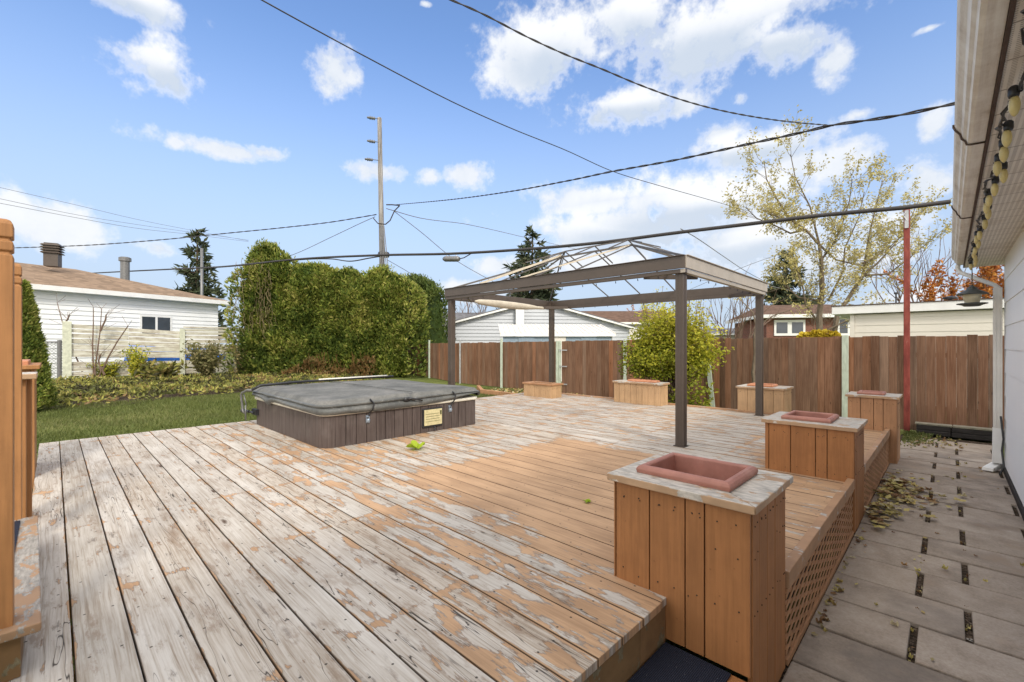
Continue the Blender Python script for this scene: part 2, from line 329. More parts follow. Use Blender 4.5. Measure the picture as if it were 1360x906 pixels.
def covertop():
    t=NT('dusty_vinyl_top',.75,.25); P=t.wpos(); a=t.noise(P,2.2,8,.7); b=t.noise(P,30,5,.7)
    k=t.ramp(t.m('ADD',t.m('MULTIPLY',a,.7),t.m('MULTIPLY',b,.3)),[(.34,(.075,.075,.07)),(.5,(.14,.14,.13)),(.66,(.23,.22,.205))]); t.col(k); t.bump(a,.4,.02); return t.mat
M['covertop']=covertop()
M['shell']=simple('cream_shell',(.72,.68,.58),.3,.08,6,0,.5)
M['black']=simple('black_metal',(.022,.022,.024),.4,.3,12,0,.5)
M['greymetal']=simple('grey_metal',(.17,.17,.17),.4,.2,12,0,.5,.3)
M['steel']=simple('galvanised_steel',(.45,.46,.47),.4,.2,9,0,.5,.4)
M['yellowed']=simple('yellowed_plastic',(.60,.53,.30),.5,.14,28,0,.4,dirt=((.32,.27,.14),.5))
M['blue_tag']=simple('padlock',(.32,.38,.45),.35,.2,30,0,.6,.5)
def matm():
    t=NT('rubber_mat',.9,.15); P=t.wpos(); w=t.m('ABSOLUTE',t.m('SUBTRACT',t.m('FRACT',t.m('MULTIPLY',t.sep(P)[0],130)),.5)); v=t.vor(P,85); n=t.noise(P,30,3)
    k=t.mix(t.rng(w,.1,.4,0,1),(.010,.012,.022),(.030,.034,.052)); k=t.mix(t.m('MULTIPLY',t.rng(v,.06,.13,1,0),t.rng(n,.5,.6,0,.8)),k,(.45,.45,.45)); t.col(k); t.bump(w,.5,.004); return t.mat
M['mat']=matm()
def polem():
    t=NT('weathered_pole',.85,.2); P=t.wpos(); a=t.noise(t.vm('MULTIPLY',P,(14,14,.8)),1,7,.65); t.col(t.ramp(a,[(.35,(.10,.092,.085)),(.5,(.22,.208,.195)),(.65,(.36,.345,.325))])); t.bump(a,.5,.02); return t.mat
M['pole']=polem()
M['wire']=simple('wire',(.045,.042,.042),.6,.2,3)
M['wire_grey']=simple('grey_wire',(.20,.20,.21),.6,.2,3)
def redp():
    t=NT('red_pole_paint',.6,.3); P=t.wpos(); a=t.noise(t.vm('MULTIPLY',P,(9,9,2.5)),1,8,.7)
    t.col(t.ramp(a,[(.30,(.13,.03,.024)),(.5,(.24,.05,.038)),(.62,(.31,.075,.055)),(.72,(.30,.20,.17))])); t.bump(a,.3,.004); return t.mat
M['red']=redp()
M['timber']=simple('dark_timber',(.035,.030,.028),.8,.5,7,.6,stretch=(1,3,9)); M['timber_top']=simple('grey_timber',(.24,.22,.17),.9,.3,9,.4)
M['slat']=paint_mat('flaking_white_slat',(.60,.60,.52),(.38,.38,.29),peel=.15,grey=(.40,.36,.31),vert=False)
M['slatpost']=simple('pale_lichen_post',(.55,.57,.45),.8,.2,9,.2)

def slatm():
    t=NT('flaking_white_slat',.8,.2); x,y,z=t.sep(t.wpos()); r=t.attr(); yo=t.m('ADD',y,t.m('MULTIPLY',r,40))
    a=t.noise(t.comb(0.0,t.m('MULTIPLY',yo,1.1),t.m('MULTIPLY',z,22)),1,8,.7); b=t.noise(t.comb(3.0,t.m('MULTIPLY',yo,3),t.m('MULTIPLY',z,7)),1,5,.6)
    k=t.ramp(t.m('ADD',t.m('MULTIPLY',a,.6),t.m('MULTIPLY',b,.4)),[(.36,(.20,.16,.13)),(.46,(.42,.38,.31)),(.54,(.60,.59,.50)),(.7,(.72,.71,.64))]); k=t.mix(t.rng(r,0,1,0,.35),k,(.45,.44,.34)); t.col(k); return t.mat
M['slat']=slatm()
M['tarp']=simple('blue_tarp',(.03,.21,.78),.4,.25,6,.5,.5); M['chain']=simple('chain_link',(.40,.41,.41),.5,.2,9,0,.5,.3)
M['bark']=simple('bark',(.145,.105,.072),.9,.35,14,.6,stretch=(1,1,.4)); M['bark_pale']=simple('pale_bark',(.17,.135,.095),.9,.3,14,.5,stretch=(1,1,.4)); M['twig']=simple('twig',(.17,.115,.085),.9,.25,9)
M['cedar']=leafmat('cedar_foliage',[(.07,.11,.022),(.16,.215,.038),(.31,.35,.062),(.47,.43,.13)],trans=.2)
M['cedar_dark']=leafmat('dark_cedar_foliage',[(.05,.085,.02),(.11,.16,.035),(.19,.22,.055)],trans=.2)
M['spruce']=leafmat('spruce_needles',[(.040,.058,.030),(.075,.095,.050),(.13,.14,.075)],trans=.1)
M['vine']=simple('dry_vine',(.20,.155,.085),.9,.3,9)
M['rust']=leafmat('rusty_foliage',[(.15,.09,.03),(.24,.13,.05),(.16,.16,.05)])
M['willow']=leafmat('yellow_willow_leaves',[(.42,.36,.12),(.60,.52,.20),(.66,.60,.34)],trans=.35)
M['orange_leaf']=leafmat('orange_leaves',[(.34,.10,.025),(.55,.20,.04),(.66,.34,.08)],trans=.3)
M['shrub']=leafmat('yellow_green_leaves',[(.14,.17,.02),(.32,.36,.035),(.56,.53,.05),(.68,.60,.08)],trans=.35)
M['yellow']=leafmat('bright_yellow_leaves',[(.55,.40,.03),(.72,.55,.05)],trans=.35)
M['cover_plants']=leafmat('ground_cover_leaves',[(.06,.055,.025),(.17,.19,.045),(.44,.42,.10),(.34,.22,.10)],trans=.25)
M['grass']=leafmat('grass_blades',[(.09,.115,.03),(.16,.19,.05),(.30,.29,.12)],trans=.3)
M['olive']=leafmat('olive_stalks',[(.13,.13,.05),(.24,.23,.09),(.33,.27,.13)])
M['dead']=leafmat('fallen_leaf',[(.14,.07,.035),(.34,.20,.09),(.58,.50,.17),(.30,.25,.10),(.62,.54,.36)],trans=.15)
M['lime']=leafmat('lime_leaf',[(.28,.42,.02),(.42,.52,.04)],trans=.3)
M['bulb']=simple('cream_bulb',(.60,.48,.20),.35,.12,20,0,.5)
M['lampglass']=simple('cream_lamp_glass',(.62,.55,.38),.35,.15,14)
M['lampmetal']=simple('verdigris_metal',(.065,.072,.068),.5,.3,14,0,.5)
M['galv_blue']=simple('blue_grey_panel',(.24,.31,.38),.5,.15,5,0,stretch=(5,5,1))
def corr(name,c,sc):
    t=NT(name,.45,.4); x,y,z=t.sep(t.wpos()); w=t.m('SINE',t.m('MULTIPLY',t.m('ADD',x,t.m('MULTIPLY',y,.6)),sc)); t.col(t.mix(t.rng(w,-1,1,0,.25),c,[v*.6 for v in c])); t.bump(w,.6,.02); return t.mat
M['corr']=corr('corrugated_white',(.74,.74,.73),26)
# ================================================================ GROUND
def grid_ground():
    mb=MB(); xs=[]; x=-60
    xs=[-400,-200,-100]+[-60+i*1.0 for i in range(0,75)]+[20,40,100,300]
    ys=[-300,-100,-30]+[-15+i*1.0 for i in range(0,56)]+[60,100,200,500]
    n=len(ys)
    vs=[(a,b,gz(a,b)-.045) for a in xs for b in ys]
    mb.add(vs,[(i*n+j,(i+1)*n+j,(i+1)*n+j+1,i*n+j+1) for i in range(len(xs)-1) for j in range(n-1)])
    return tag(mb.build('ground',M['ground'],smooth=True),kind='structure')
grid_ground()
def grass():
    mb=MB()
    def patch(x0,x1,y0,y1,n,keep=None):
        for _ in range(n):
            x=rnd.uniform(x0,x1); y=rnd.uniform(y0,y1)
            if keep and not keep(x,y): continue
            if rnd.random()<.35*(mn.noise((x*.8,y*.8,0))+.5): continue
            z=gz(x,y)-.05; h=rnd.uniform(.03,.085); a=rnd.uniform(0,6.28); w=rnd.uniform(.006,.013)
            dx,dy=math.cos(a)*w,math.sin(a)*w; lx,ly=rnd.gauss(0,.03),rnd.gauss(0,.03)
            mb.cr=rnd.random()*.6+.4*min(1,max(0,mn.noise((x*.5,y*.5,4))+.5))
            mb.add([(x-dx,y-dy,z),(x+dx,y+dy,z),(x+lx,y+ly,z+h)],[(0,1,2)])
    patch(-14.6,-8.4,-1.2,6.5,60000)
    patch(-12.5,-7.95,4.6,11.5,26000,lambda x,y:x<-8.0)
    return tag(mb.build('grass',M['grass']),label='short green lawn grass beyond the deck',kind='stuff')
grass()

# ================================================================ PATH with concrete pavers
def path():
    bed=MB(); bed.box(-.66,.56,-3,11.45,-.52,-.472)
    tag(bed.build('path_bed',M['soil']),kind='structure')
    mb=MB(); p=.4355; k0=-13
    for k in range(-14,19):
        y0=3.235+k*p; y1=y0+p-.012
        if y1>11.4: break
        gaps=[-.15,.49] if k%2==0 else [-.47 if False else -.60,.085]
        cuts=sorted([-.612]+[g for g in gaps if -.58<g<.5]+[.545])
        for a,b in zip(cuts[:-1],cuts[1:]):
            x0=a+(.015 if a>-.59 else 0); x1=b-(.015 if b<.54 else 0)
            mb.cr=rnd.random(); j=rnd.uniform(-.006,.004); t=rnd.uniform(-.004,.004)
            q=.003
            mb.prism([(x0,y0,-.50),(x1,y0,-.50),(x1,y1,-.50),(x0,y1,-.50)],[(x0+q,y0+q,-.45+j),(x1-q,y0+q,-.45+j+t),(x1-q,y1-q,-.45+j-t),(x0+q,y1-q,-.45+j)])
    tag(mb.build('path',M['paver'],bevel=.006),kind='structure')
path()

# ================================================================ DECK
XR=-.628; XL=-8.25; YB=9.0; XN=-1.0
def deck():
    T=thing('wooden_deck',(-4,4,0),'large low wooden deck of weathered grey boards with peeling orange stain','deck')
    mb=MB(); P=.1822
    n=int((YB-(-.12))/P)+1
    for i in range(n):
        y0=-.122+i*P; y1=y0+P-.0055
        if y0>YB-.05: break
        mb.cr=rnd.random(); xr=XN if y0<2.12 else XR-.035; xr+=rnd.uniform(-.003,.003)
        xl=XL+rnd.uniform(-.012,.012)+(.3 if y0>6.5 else 0)
        # skip the part under the tub
        def brd(a,b):
            w=rnd.uniform(-.0015,.0015); mb.box(a,b,y0+abs(w),y1,-.038,0+w)
        if y0>2.30 and y1<4.68: brd(xl,-7.9); brd(-5.38,xr)
        else:
            brd(xl,xr)
    mb.build('deck_boards',M['deck'],T,bevel=.003)
    # substructure
    js=MB()
    for k in range(20):
        x=XL+.1+k*.406
        if x>XR-.1: break
        if x>XN-.02: continue
        js.box(x-.019,x+.019,-.1,YB-.05,-.17,-.04)
    js.box(XL+.02,XR-.1,2.16,2.20,-.19,-.172)
    js.build('joists',M['fascia'],T)
    f=MB(); f.cr=.3
    f.box(-1.042,-1.004,-.12,1.2,-.44,-.041); f.cr=.8; f.box(-1.040,-1.003,1.204,1.86,-.44,-.041); f.cr=.1; f.box(-1.041,-1.004,1.864,2.115,-.44,-.041)
    f.build('front_fascia',M['fascia'],T,bevel=.003)
    f=MB(); f.box(XL+.03,XL+.07,-.1,6.55,-.16,-.042); f.box(XL+.33,XL+.37,6.56,YB,-.3,-.042); f.build('side_fascia',M['fascia'],T)
    f=MB(); f.cr=.5; f.box(-7.85,-5.1,YB-.02,YB+.10,-.06,.022); f.box(-5.09,-2.0,YB-.015,YB+.10,-.06,.024); f.box(-1.99,XR,YB-.02,YB+.1,-.06,.02)
    f.build('back_edge_board',M['rim'],T,bevel=.004)
    # right rim boards and lattice skirts
    for (a,b) in ((2.725,5.02),(5.69,8.39)):
        r=MB(); r.cr=rnd.random(); r.box(XR-.032,XR+.022,a,b,-.045,.045); r.build('rim_board',M['rim'],T,bevel=.005)
        L=MB(); zb=-.455; zt=-.048; th=.004; pz=.060; hv=.0115; sl=.30; xx=XR+.004
        for s_ in (1,-1):
            for q in range(-14,16):
                c=zb+q*pz+(0 if s_>0 else pz*.5)
                def Z(y): return c+s_*sl*(y-a)
                y0_,y1_=a,b
                lo,hi=zb+hv,zt-hv
                ya=a+(lo-c)/(s_*sl); yb_=a+(hi-c)/(s_*sl)
                y0_=max(y0_,min(ya,yb_)); y1_=min(y1_,max(ya,yb_))
                if y1_-y0_<.03: continue
                xo=xx+(th if s_>0 else 0); L.cr=rnd.random()*.5
                vs=[(xo,y0_,Z(y0_)-hv),(xo,y1_,Z(y1_)-hv),(xo,y1_,Z(y1_)+hv),(xo,y0_,Z(y0_)+hv)]
                L.prism([(x_-th,y_,z_) for x_,y_,z_ in vs],vs)
        L.box(xx-.004,xx+.010,a,b,zt-.018,zt+.001)
        L.box(xx-.006,xx+.012,a,b,zb-.0,zb+.03)
        L.build('lattice_skirt',M['medium'],T)
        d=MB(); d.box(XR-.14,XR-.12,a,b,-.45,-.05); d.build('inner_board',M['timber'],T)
    return T
deck()

# landing with rubber mat
def landing():
    f=MB(); f.cr=.2
    for k in range(3):
        x0=-1.0+k*.135; f.box(x0+.002,x0+.133,.2,2.105,-.25,-.214)
    f.box(-1.0,-.62,.2,2.0,-.49,-.255); o=f.build('landing_step',M['brown'],bevel=.003)
    tag(o,'low brown wooden landing step between the deck edge and the nearest planter','step')
    m=MB(); m.box(-.995,-.69,.5,2.095,-.213,-.203); tag(m.build('rubber_mat',M['mat'],bevel=.003),'dark blue black ribbed mat speckled white, at the foot of the nearest planter','mat')
landing()

# ================================================================ PLANTERS
def planter(x0,x1,y0,y1,z0,z1,body,label,widthsF=None,zside=None,capmat='cap',liner='terra',group='wooden planter boxes around the deck',lx=None,lowright=None,capin=.028):
    T=thing('planter_box',((x0+x1)/2,(y0+y1)/2,z0),label,'planter',group)
    zt=z1-.04
    def nail(mb,u,fixed,axis,sgn,z):
        r_=.0042; mb.cm=1
        vs=[]
        for e in (-.004,.0045):
            for q in range(6):
                a_=q*math.pi/3; c_,s_=r_*math.cos(a_),r_*math.sin(a_)
                vs.append((u+c_,fixed+sgn*e,z+s_) if axis=='x' else (fixed+sgn*e,u+c_,z+s_))
        mb.add(vs,[tuple(range(6,12)),tuple(range(5,-1,-1))]+[(q,(q+1)%6,6+(q+1)%6,6+q) for q in range(6)]); mb.cm=0
    def panel(name,u0,u1,fixed,axis,zb,widths=None):
        mb=MB(); W=u1-u0
        if not widths:
            nb=max(2,round(W/.14)); widths=[1]*nb
        s=sum(widths); u=u0
        for w in widths:
            ww=W*w/s; mb.cr=rnd.random(); j=rnd.uniform(0,.003)
            if axis=='x':
                sgn=-1 if fixed==y0 else 1
                a=fixed; b=fixed+(-sgn)*.02
                mb.box(u+.003,u+ww-.003,min(a,b)-(j if sgn<0 else 0),max(a,b)+(j if sgn>0 else 0),zb,zt-.001)
            else:
                sgn=-1 if fixed==x0 else 1
                a=fixed; b=fixed-sgn*.02
                mb.box(min(a,b)-(j if sgn<0 else 0),max(a,b)+(j if sgn>0 else 0),u+.002,u+ww-.002,zb,zt-.001)
            if ww>.05:
                for zz in (zt-.07,max(zb,z0)+.06,(zt+max(zb,z0))/2+.05 if rnd.random()<.3 else zt-.07):
                    for du in (.28,.72): nail(mb,u+ww*du+rnd.uniform(-.01,.01),fixed,axis,sgn,zz+rnd.uniform(-.012,.012))
            u+=ww
        mb.build(name,[M[body],M['nail']],T,bevel=.004)
    zr=lowright if lowright is not None else z0
    panel('side_panel',x0,x1,y0,'x',z0 if zside is None else zside,widthsF)
    panel('side_panel',x0+.021,x1-.021,y1,'x',z0)
    panel('side_panel',y0+.0235,y1-.0235,x1,'y',zr,[.8,1,1,1,.6] if y1-y0>.4 else None)
    panel('side_panel',y0+.0235,y1-.0235,x0,'y',z0)
    # mitred cap
    c=MB(); o=capin; zc=z1-.038
    X0,X1,Y0,Y1=x0-o,x1+o,y0-o,y1+o
    lw=.115 if x1-x0>.5 else .09
    I0,I1,J0,J1=X0+lw,X1-lw*1.25,Y0+lw,Y1-lw
    if liner and lx: I0,I1,J0,J1=lx[0]+.02,lx[1]-.02,lx[2]+.02,lx[3]-.02
    g=.0015
    quads=[((X0,Y0),(X1,Y0),(I1,J0),(I0,J0)),((X1,Y0),(X1,Y1),(I1,J1),(I1,J0)),((X1,Y1),(X0,Y1),(I0,J1),(I1,J1)),((X0,Y1),(X0,Y0),(I0,J0),(I0,J1))]
    for q in quads:
        cx=sum(p[0] for p in q)/4; cy=sum(p[1] for p in q)/4; mb_=[]
        qq=[(p[0]+(cx-p[0])*.006, p[1]+(cy-p[1])*.012) for p in q]
        c.cr=rnd.random(); dz=rnd.uniform(-.002,.002)
        c.prism([(a,b,zc) for a,b in qq],[(a,b,z1+dz) for a,b in qq])
    c.build('top_frame',M[capmat],T,bevel=.005)
    if liner:
        L=MB(); la=lx or (x0+.08,x1-.12,y0+.125,y1-.125); a0,a1,b0,b1=la; zt_=z1+.042; rw=.042
        def ring(i,z): return [(a0+i,b0+i,z),(a1-i,b0+i,z),(a1-i,b1-i,z),(a0+i,b1-i,z)]
        rings=[ring(.0,z1+.002),ring(-.004,z1+.022),ring(.004,zt_-.008),ring(.016,zt_),ring(rw-.008,zt_),ring(rw,zt_-.008),ring(rw+.012,z1-.16)]
        base=[]
        for rr in rings: base+=rr
        fs=[]
        for i in range(len(rings)-1):
            for j in range(4): fs.append((i*4+j,i*4+(j+1)%4,(i+1)*4+(j+1)%4,(i+1)*4+j))
        L.add(base,fs); e=(len(rings)-1)*4; ln=L.build('liner',M[liner],T,bevel=.004)
        S=MB(); S.box(a0+rw,a1-rw,b0+rw,b1-rw,z1-.15,z1-.125); S.build('soil',M['terra_in'],ln)
    return T
planter(-1.30,-.618,2.12,2.72,0,.557,'brown','nearest brown planter box with empty terracotta liner, beside the dark mat',
        [.04,.55,.52,.26,.56],zside=-.205,lx=(-1.215,-.735,2.215,2.64),lowright=-.45)
planter(-1.335,-.61,5.03,5.68,0,.505,'brown','second nearest brown planter box, halfway along the deck edge by the path',
        [.12,.62,.66,.30,.66],zside=-.45,lx=(-1.21,-.80,5.12,5.58),lowright=-.45)
planter(-1.10,-.53,8.40,8.92,0,.505,'medium','brown planter box at the far deck corner, left of the red pole',
        [1,1,.7,1],zside=-.45,lx=(-1.0,-.68,8.50,8.80),lowright=-.45)
planter(-2.86,-2.10,9.02,9.62,-.03,.475,'tan','light tan planter box half hidden by the far right pergola post',
        [1,1,.35,1.1,.9],lx=(-2.72,-2.3,9.12,9.5),liner='terra_orange')
planter(-5.28,-4.20,8.62,8.98,0,.46,'tan','long light tan planter box standing before the yellow green shrub',
        None,lx=(-4.98,-4.35,8.68,8.92),liner='terra_orange')
planter(-7.50,-6.62,8.10,8.5,-.02,.33,'tan','small tan planter box at the far left deck corner, beside the pergola post',
        [1,1,1,1,1],liner=None,capmat='medium')
# left edge pieces
def left_things():
    T=thing('planter_box',(-6.4,-.2,-.1),'tall honey coloured planter with terracotta rim before the pointed cedar','planter')
    s=MB()
    for k in range(5): s.cr=rnd.random(); s.box(-6.9+k*.15+.002,-6.9+(k+1)*.15-.002,-.145,-.12,-.1,1.02)
    s.build('side_panel',M['post'],T,bevel=.004)
    s=MB()
    for k in range(3): s.cr=rnd.random(); s.box(-6.17,-6.15,-.60+k*.151,-.6+k*.151+.147,-.1,1.02)
    s.build('side_panel',M['post'],T,bevel=.004)
    s=MB()
    for k in range(3): s.cr=rnd.random(); s.box(-6.9,-6.88,-.60+k*.151,-.6+k*.151+.147,-.1,1.02)
    s.build('side_panel',M['post'],T)
    s=MB(); s.box(-6.95,-6.10,-.2,-.085,1.022,1.06); s.box(-6.95,-6.10,-.66,-.54,1.022,1.06); s.box(-6.22,-6.1,-.538,-.202,1.022,1.06); s.box(-6.95,-6.83,-.538,-.202,1.022,1.06); s.build('top_frame',M['post'],T,bevel=.005)
    s=MB(); s.box(-6.82,-6.23,-.53,-.16,1.0,1.10); s.build('liner',M['terra_orange'],T,bevel=.01)
    T=thing('railing_post',(-4.6,-.2,0),'short square railing post with flat wooden cap between tall posts and tall planter','post')
    s=MB(); s.cr=.3; s.box(-4.78,-4.69,-.20,-.105,-.1,1.01); s.cr=.9; s.box(-4.68,-4.6,-.23,-.13,-.1,1.01); s.build('shaft',M['post'],T,bevel=.006)
    s=MB(); s.box(-4.84,-4.54,-.26,-.078,1.012,1.05); s.build('post_cap',M['cap'],T,bevel=.006)
    # two tall round-topped posts on the step
    for x,y,lab,zt in ((-2.55,-.150,'nearest tall honey brown post with grooved top, at the left photo edge',1.72),(-4.05,-.178,'second tall honey brown post with grooved top, just behind the nearest one',1.74)):
        T=thing('newel_post',(x,y,0),lab,'post','tall posts with grooved tops')
        s=MB(); w=.046
        def sq(z,q): return [(x-q,y-q,z),(x+q,y-q,z),(x+q,y+q,z),(x-q,y+q,z)]
        prof=[(-.3,w),(zt-.135,w),(zt-.130,w-.008),(zt-.123,w-.008),(zt-.118,w),(zt-.085,w),(zt-.080,w-.008),(zt-.073,w-.008),(zt-.068,w),(zt-.02,w),(zt-.006,w-.006),(zt,w-.018)]
        vs=[]; [vs.extend(sq(z,q)) for z,q in prof]
        fs=[(i*4+j,i*4+(j+1)%4,(i+1)*4+(j+1)%4,(i+1)*4+j) for i in range(len(prof)-1) for j in range(4)]; e=(len(prof)-1)*4; fs.append((e,e+1,e+2,e+3))
        s.add(vs,fs); s.build('post_shaft',M['post'],T,bevel=.006)
    # grey step
    T=thing('porch_step',(-3.2,-.3,0),'weathered grey wooden step with ribbed tread strip at the left deck edge','step')
    s=MB(); s.cr=.2; s.prism([(-4.02,-.15,.165),(-2.46,-.15,.165),(-2.46,-.030,.165),(-4.02,-.064,.165)],[(-4.02,-.15,.2),(-2.46,-.15,.2),(-2.46,-.030,.2),(-4.02,-.064,.2)]); s.cr=.8; s.box(-4.02,-2.46,-.40,-.152,.165,.2); s.build('tread',M['stepwood'],T,bevel=.005)
    s=MB(); s.box(-4.00,-2.50,-.40,-.085,.003,.163); s.build('riser',M['fascia'],T)
    s=MB(); s.box(-3.95,-2.72,-.22,-.135,.201,.207); s.build('tread_strip',M['mat'],T)
left_things()

# ================================================================ HOT TUB
def hot_tub():
    x0,x1,y0,y1=-7.95,-5.33,2.25,4.71
    T=thing('hot_tub',((x0+x1)/2,(y0+y1)/2,0),'square brown sided hot tub with folded grey vinyl cover, sunk in the deck','hot tub')
    def rr(x0,x1,y0,y1,r,n=6):
        pts=[]
        for cx,cy,a in ((x1-r,y0+r,-90),(x1-r,y1-r,0),(x0+r,y1-r,90),(x0+r,y0+r,180)):
            for k in range(n+1):
                q=R(a+90*k/n); pts.append((cx+r*math.cos(q),cy+r*math.sin(q)))
        return pts
    # cabinet: vertical panels with grooves
    mb=MB(); outer=rr(x0,x1,y0,y1,.14,5); zb,zt=-.12,.385
    # densify straight runs into boards
    pts=[]
    n=len(outer)
    for i in range(n):
        a=Vector(outer[i]+(0,)); b=Vector(outer[(i+1)%n]+(0,)); L=(b-a).length
        k=max(1,round(L/.135))
        for j in range(k): pts.append((a+(b-a)*j/k, a+(b-a)*(j+1)/k, L))
    ctr=Vector(((x0+x1)/2,(y0+y1)/2,0))
    for a,b,L in pts:
        d=(b-a).normalized(); nn=Vector((d.y,-d.x,0)); g=.004 if L>.3 else 0
        mb.cr=rnd.random(); a2=a+d*g; b2=b-d*g; j=rnd.uniform(0,.002)
        o=nn*j; t=-nn*.02
        q=[a2+o,b2+o,b2+t,a2+t]
        mb.prism([(p.x,p.y,zb) for p in q][::-1],[(p.x,p.y,zt) for p in q][::-1])
    mb.build('cabinet',M['tub'],T,bevel=.003)
    ib=MB(); q=rr(x0+.022,x1-.022,y0+.022,y1-.022,.13,5); ib.prism([(a,b,zb) for a,b in q],[(a,b,zt-.02) for a,b in q]); ib.build('inner_cabinet',M['black'],T)
    sh=MB(); 
    def stack(mb,levels,close=True):
        vs=[]; 
        for ins,z,r in levels:
            for p in rr(x0+ins,x1-ins,y0+ins,y1-ins,r,6): vs.append((p[0],p[1],z))
        m=28; fs=[(i*m+j,i*m+(j+1)%m,(i+1)*m+(j+1)%m,(i+1)*m+j) for i in range(len(levels)-1) for j in range(m)]
        fs.append(tuple(range(m-1,-1,-1))); e=(len(levels)-1)*m; fs.append(tuple(range(e,e+m))); mb.add(vs,fs)
    stack(sh,[(.0,.386,.14),(-.022,.392,.15),(-.028,.41,.155),(-.02,.432,.15),(.01,.44,.14)]); sh.build('shell_rim',M['shell'],T,smooth=True)
    # cover : two foam halves folded over a valley, sagging skirt
    cv=MB(); nx,ny=66,60
    cx0,cx1,cy0,cy1=x0-.035,x1+.04,y0-.045,y1+.035
    def top(x,y):
        u=(x-cx0)/(cx1-cx0); v=(y-cy0)/(cy1-cy0)
        z=.575+.016*math.exp(-((v-.5)/.25)**2)
        z-= .03*math.exp(-(((v-.5))/.012)**2)
        e=min(x-cx0,cx1-x,y-cy0,cy1-y); z-= .045*max(0,1-e/.07)**2
        z+= .010*mn.noise((x*1.3,y*1.3,0))+.005*mn.noise((x*5,y*5,3))
        return z
    def rnd_pt(x,y):   # rounded-corner mapping
        r=.17
        for sx,ex in ((-1,cx0),(1,cx1)):
            for sy,ey in ((-1,cy0),(1,cy1)):
                ux=(ex-x)*sx; uy=(ey-y)*sy
                if ux<r and uy<r:
                    dx=r-ux; dy=r-uy; m=max(dx,dy); l=math.hypot(dx,dy)
                    if l>1e-6: k=m/l; dx*=k; dy*=k
                    return ex-sx*(r-dx), ey-sy*(r-dy)
        return x,y
    vs=[]
    for i in range(nx+1):
        for j in range(ny+1):
            x=cx0+(cx1-cx0)*i/nx; y=cy0+(cy1-cy0)*j/ny; X,Y=rnd_pt(x,y); vs.append((X,Y,top(x,y)))
    w=ny+1
    cv.add(vs,[(i*w+j,(i+1)*w+j,(i+1)*w+j+1,i*w+j+1) for i in range(nx) for j in range(ny)])
    cov=cv.build('cover',M['covertop'],T,smooth=True)
    # skirt loop
    per=[]
    for i in range(nx): per.append((cx0+(cx1-cx0)*i/nx,cy0))
    for j in range(ny): per.append((cx1,cy0+(cy1-cy0)*j/ny))
    for i in range(nx): per.append((cx1-(cx1-cx0)*i/nx,cy1))
    for j in range(ny): per.append((cx0,cy1-(cy1-cy0)*j/ny))
    sk=MB(); vs=[]; m=len(per); cc=ctr
    for k,(x,y) in enumerate(per):
        X,Y=rnd_pt(x,y); zt_=top(x,y)
        out=Vector((X-cc.x,Y-cc.y,0)).normalized()
        if abs(y-cy0)<1e-6 and X<cx1-.2: out=Vector((0,-1,0))
        elif abs(x-cx1)<1e-6 and Y>cy0+.2 and Y<cy1-.2: out=Vector((1,0,0))
        s=k*.06; n1=mn.noise((X*1.7,Y*1.7,2)); n2=mn.noise((X*7,Y*7,5)); n3=mn.noise((X*3,Y*3,9))
        low=.445+.020*n3
        v=(Y-cy0)/(cy1-cy0)
        if abs(x-cx1)<.01: low=.408+.115*max(0,(v-.55)/.45)**1.6+.008*n2-.012*math.exp(-((v-.35)/.25)**2)     # near side: lifts at the far end
        if abs(y-cy0)<.01: low=.405+.05*((cx1-X)/(cx1-cx0))-.07*math.exp(-((X+7.15)/.13)**2)
        for t in (0,.06,.16,.28,.33,.38,.5,.65,.8,.92,1.0):
            z=zt_+(low-zt_)*t
            b=.012+.022*math.sin(min(1,t/.3)*math.pi)*.6 if t<.33 else .004+(.030*math.sin((t-.33)/.67*math.pi)*(1+.9*n1))+.010*n2*t
            if t in (.33,): b=-.004
            p=Vector((X,Y,z))+out*(b if t>0 else 0); vs.append(tuple(p))
    r_=11
    sk.add(vs,[(k*r_+i,k*r_+i+1,((k+1)%m)*r_+i+1,((k+1)%m)*r_+i) for k in range(m) for i in range(r_-1)])
    sk.build('cover_skirt',M['cover'],T,smooth=True)
    cr=MB(); cr.tube([(cx0+.03+(cx1-cx0-.06)*i/20,(cy0+cy1)/2+.004,top(cx0+.1+(cx1-cx0-.2)*i/20,cy0+.9)+.012) for i in range(21)],.006,5); cr.build('seam_cord',M['cover'],cov)
    # handle on skirt
    Yh,_=onX(553,x1+.06); h=MB(); h.cr=0
    h.tube([(cx1+.035,Yh-.16,.515),(cx1+.06,Yh-.1,.52),(cx1+.065,Yh+.0,.500),(cx1+.055,Yh+.07,.475)],[.013,.014,.013,.015],6); h.box(cx1+.015,cx1+.04,Yh-.20,Yh-.12,.485,.535); h.build('cover_handle',M['black'],T,smooth=True)
    # straps with buckles and padlocks
    for px,zz in ((492,.34),(601,.345)):
        Ys,_=onX(px,x1+.05); s=MB()
        s.tube([(cx1+.035,Ys-.02,.56),(cx1+.045,Ys+.03,.50),(cx1+.045,Ys+.02,.44),(x1+.022,Ys+.01,.38),(x1+.012,Ys-.02,.30)],.011,4)
        st=s.build('strap',M['black'],T)
        b=MB(); b.lathe((x1+.022,Ys-.02,.262),[(.012,0),(.026,.006),(.028,.03),(.02,.045)],10); b.tube([(x1+.022,Ys-.035,.305),(x1+.022,Ys-.035,.33),(x1+.022,Ys-.02,.34),(x1+.022,Ys-.005,.33),(x1+.022,Ys-.005,.305)],.006,5); b.box(x1+.003,x1+.012,Ys-.04,Ys+.01,.25,.35); b.build('padlock',M['blue_tag'],st,smooth=False)
    # filter door
    ya,_=onX(560,x1); yb,_=onX(587,x1); p=MB(); p.box(x1-.001,x1+.022,ya,yb,.07,.345); fr=p.build('door_frame',M['black'],T,bevel=.015)
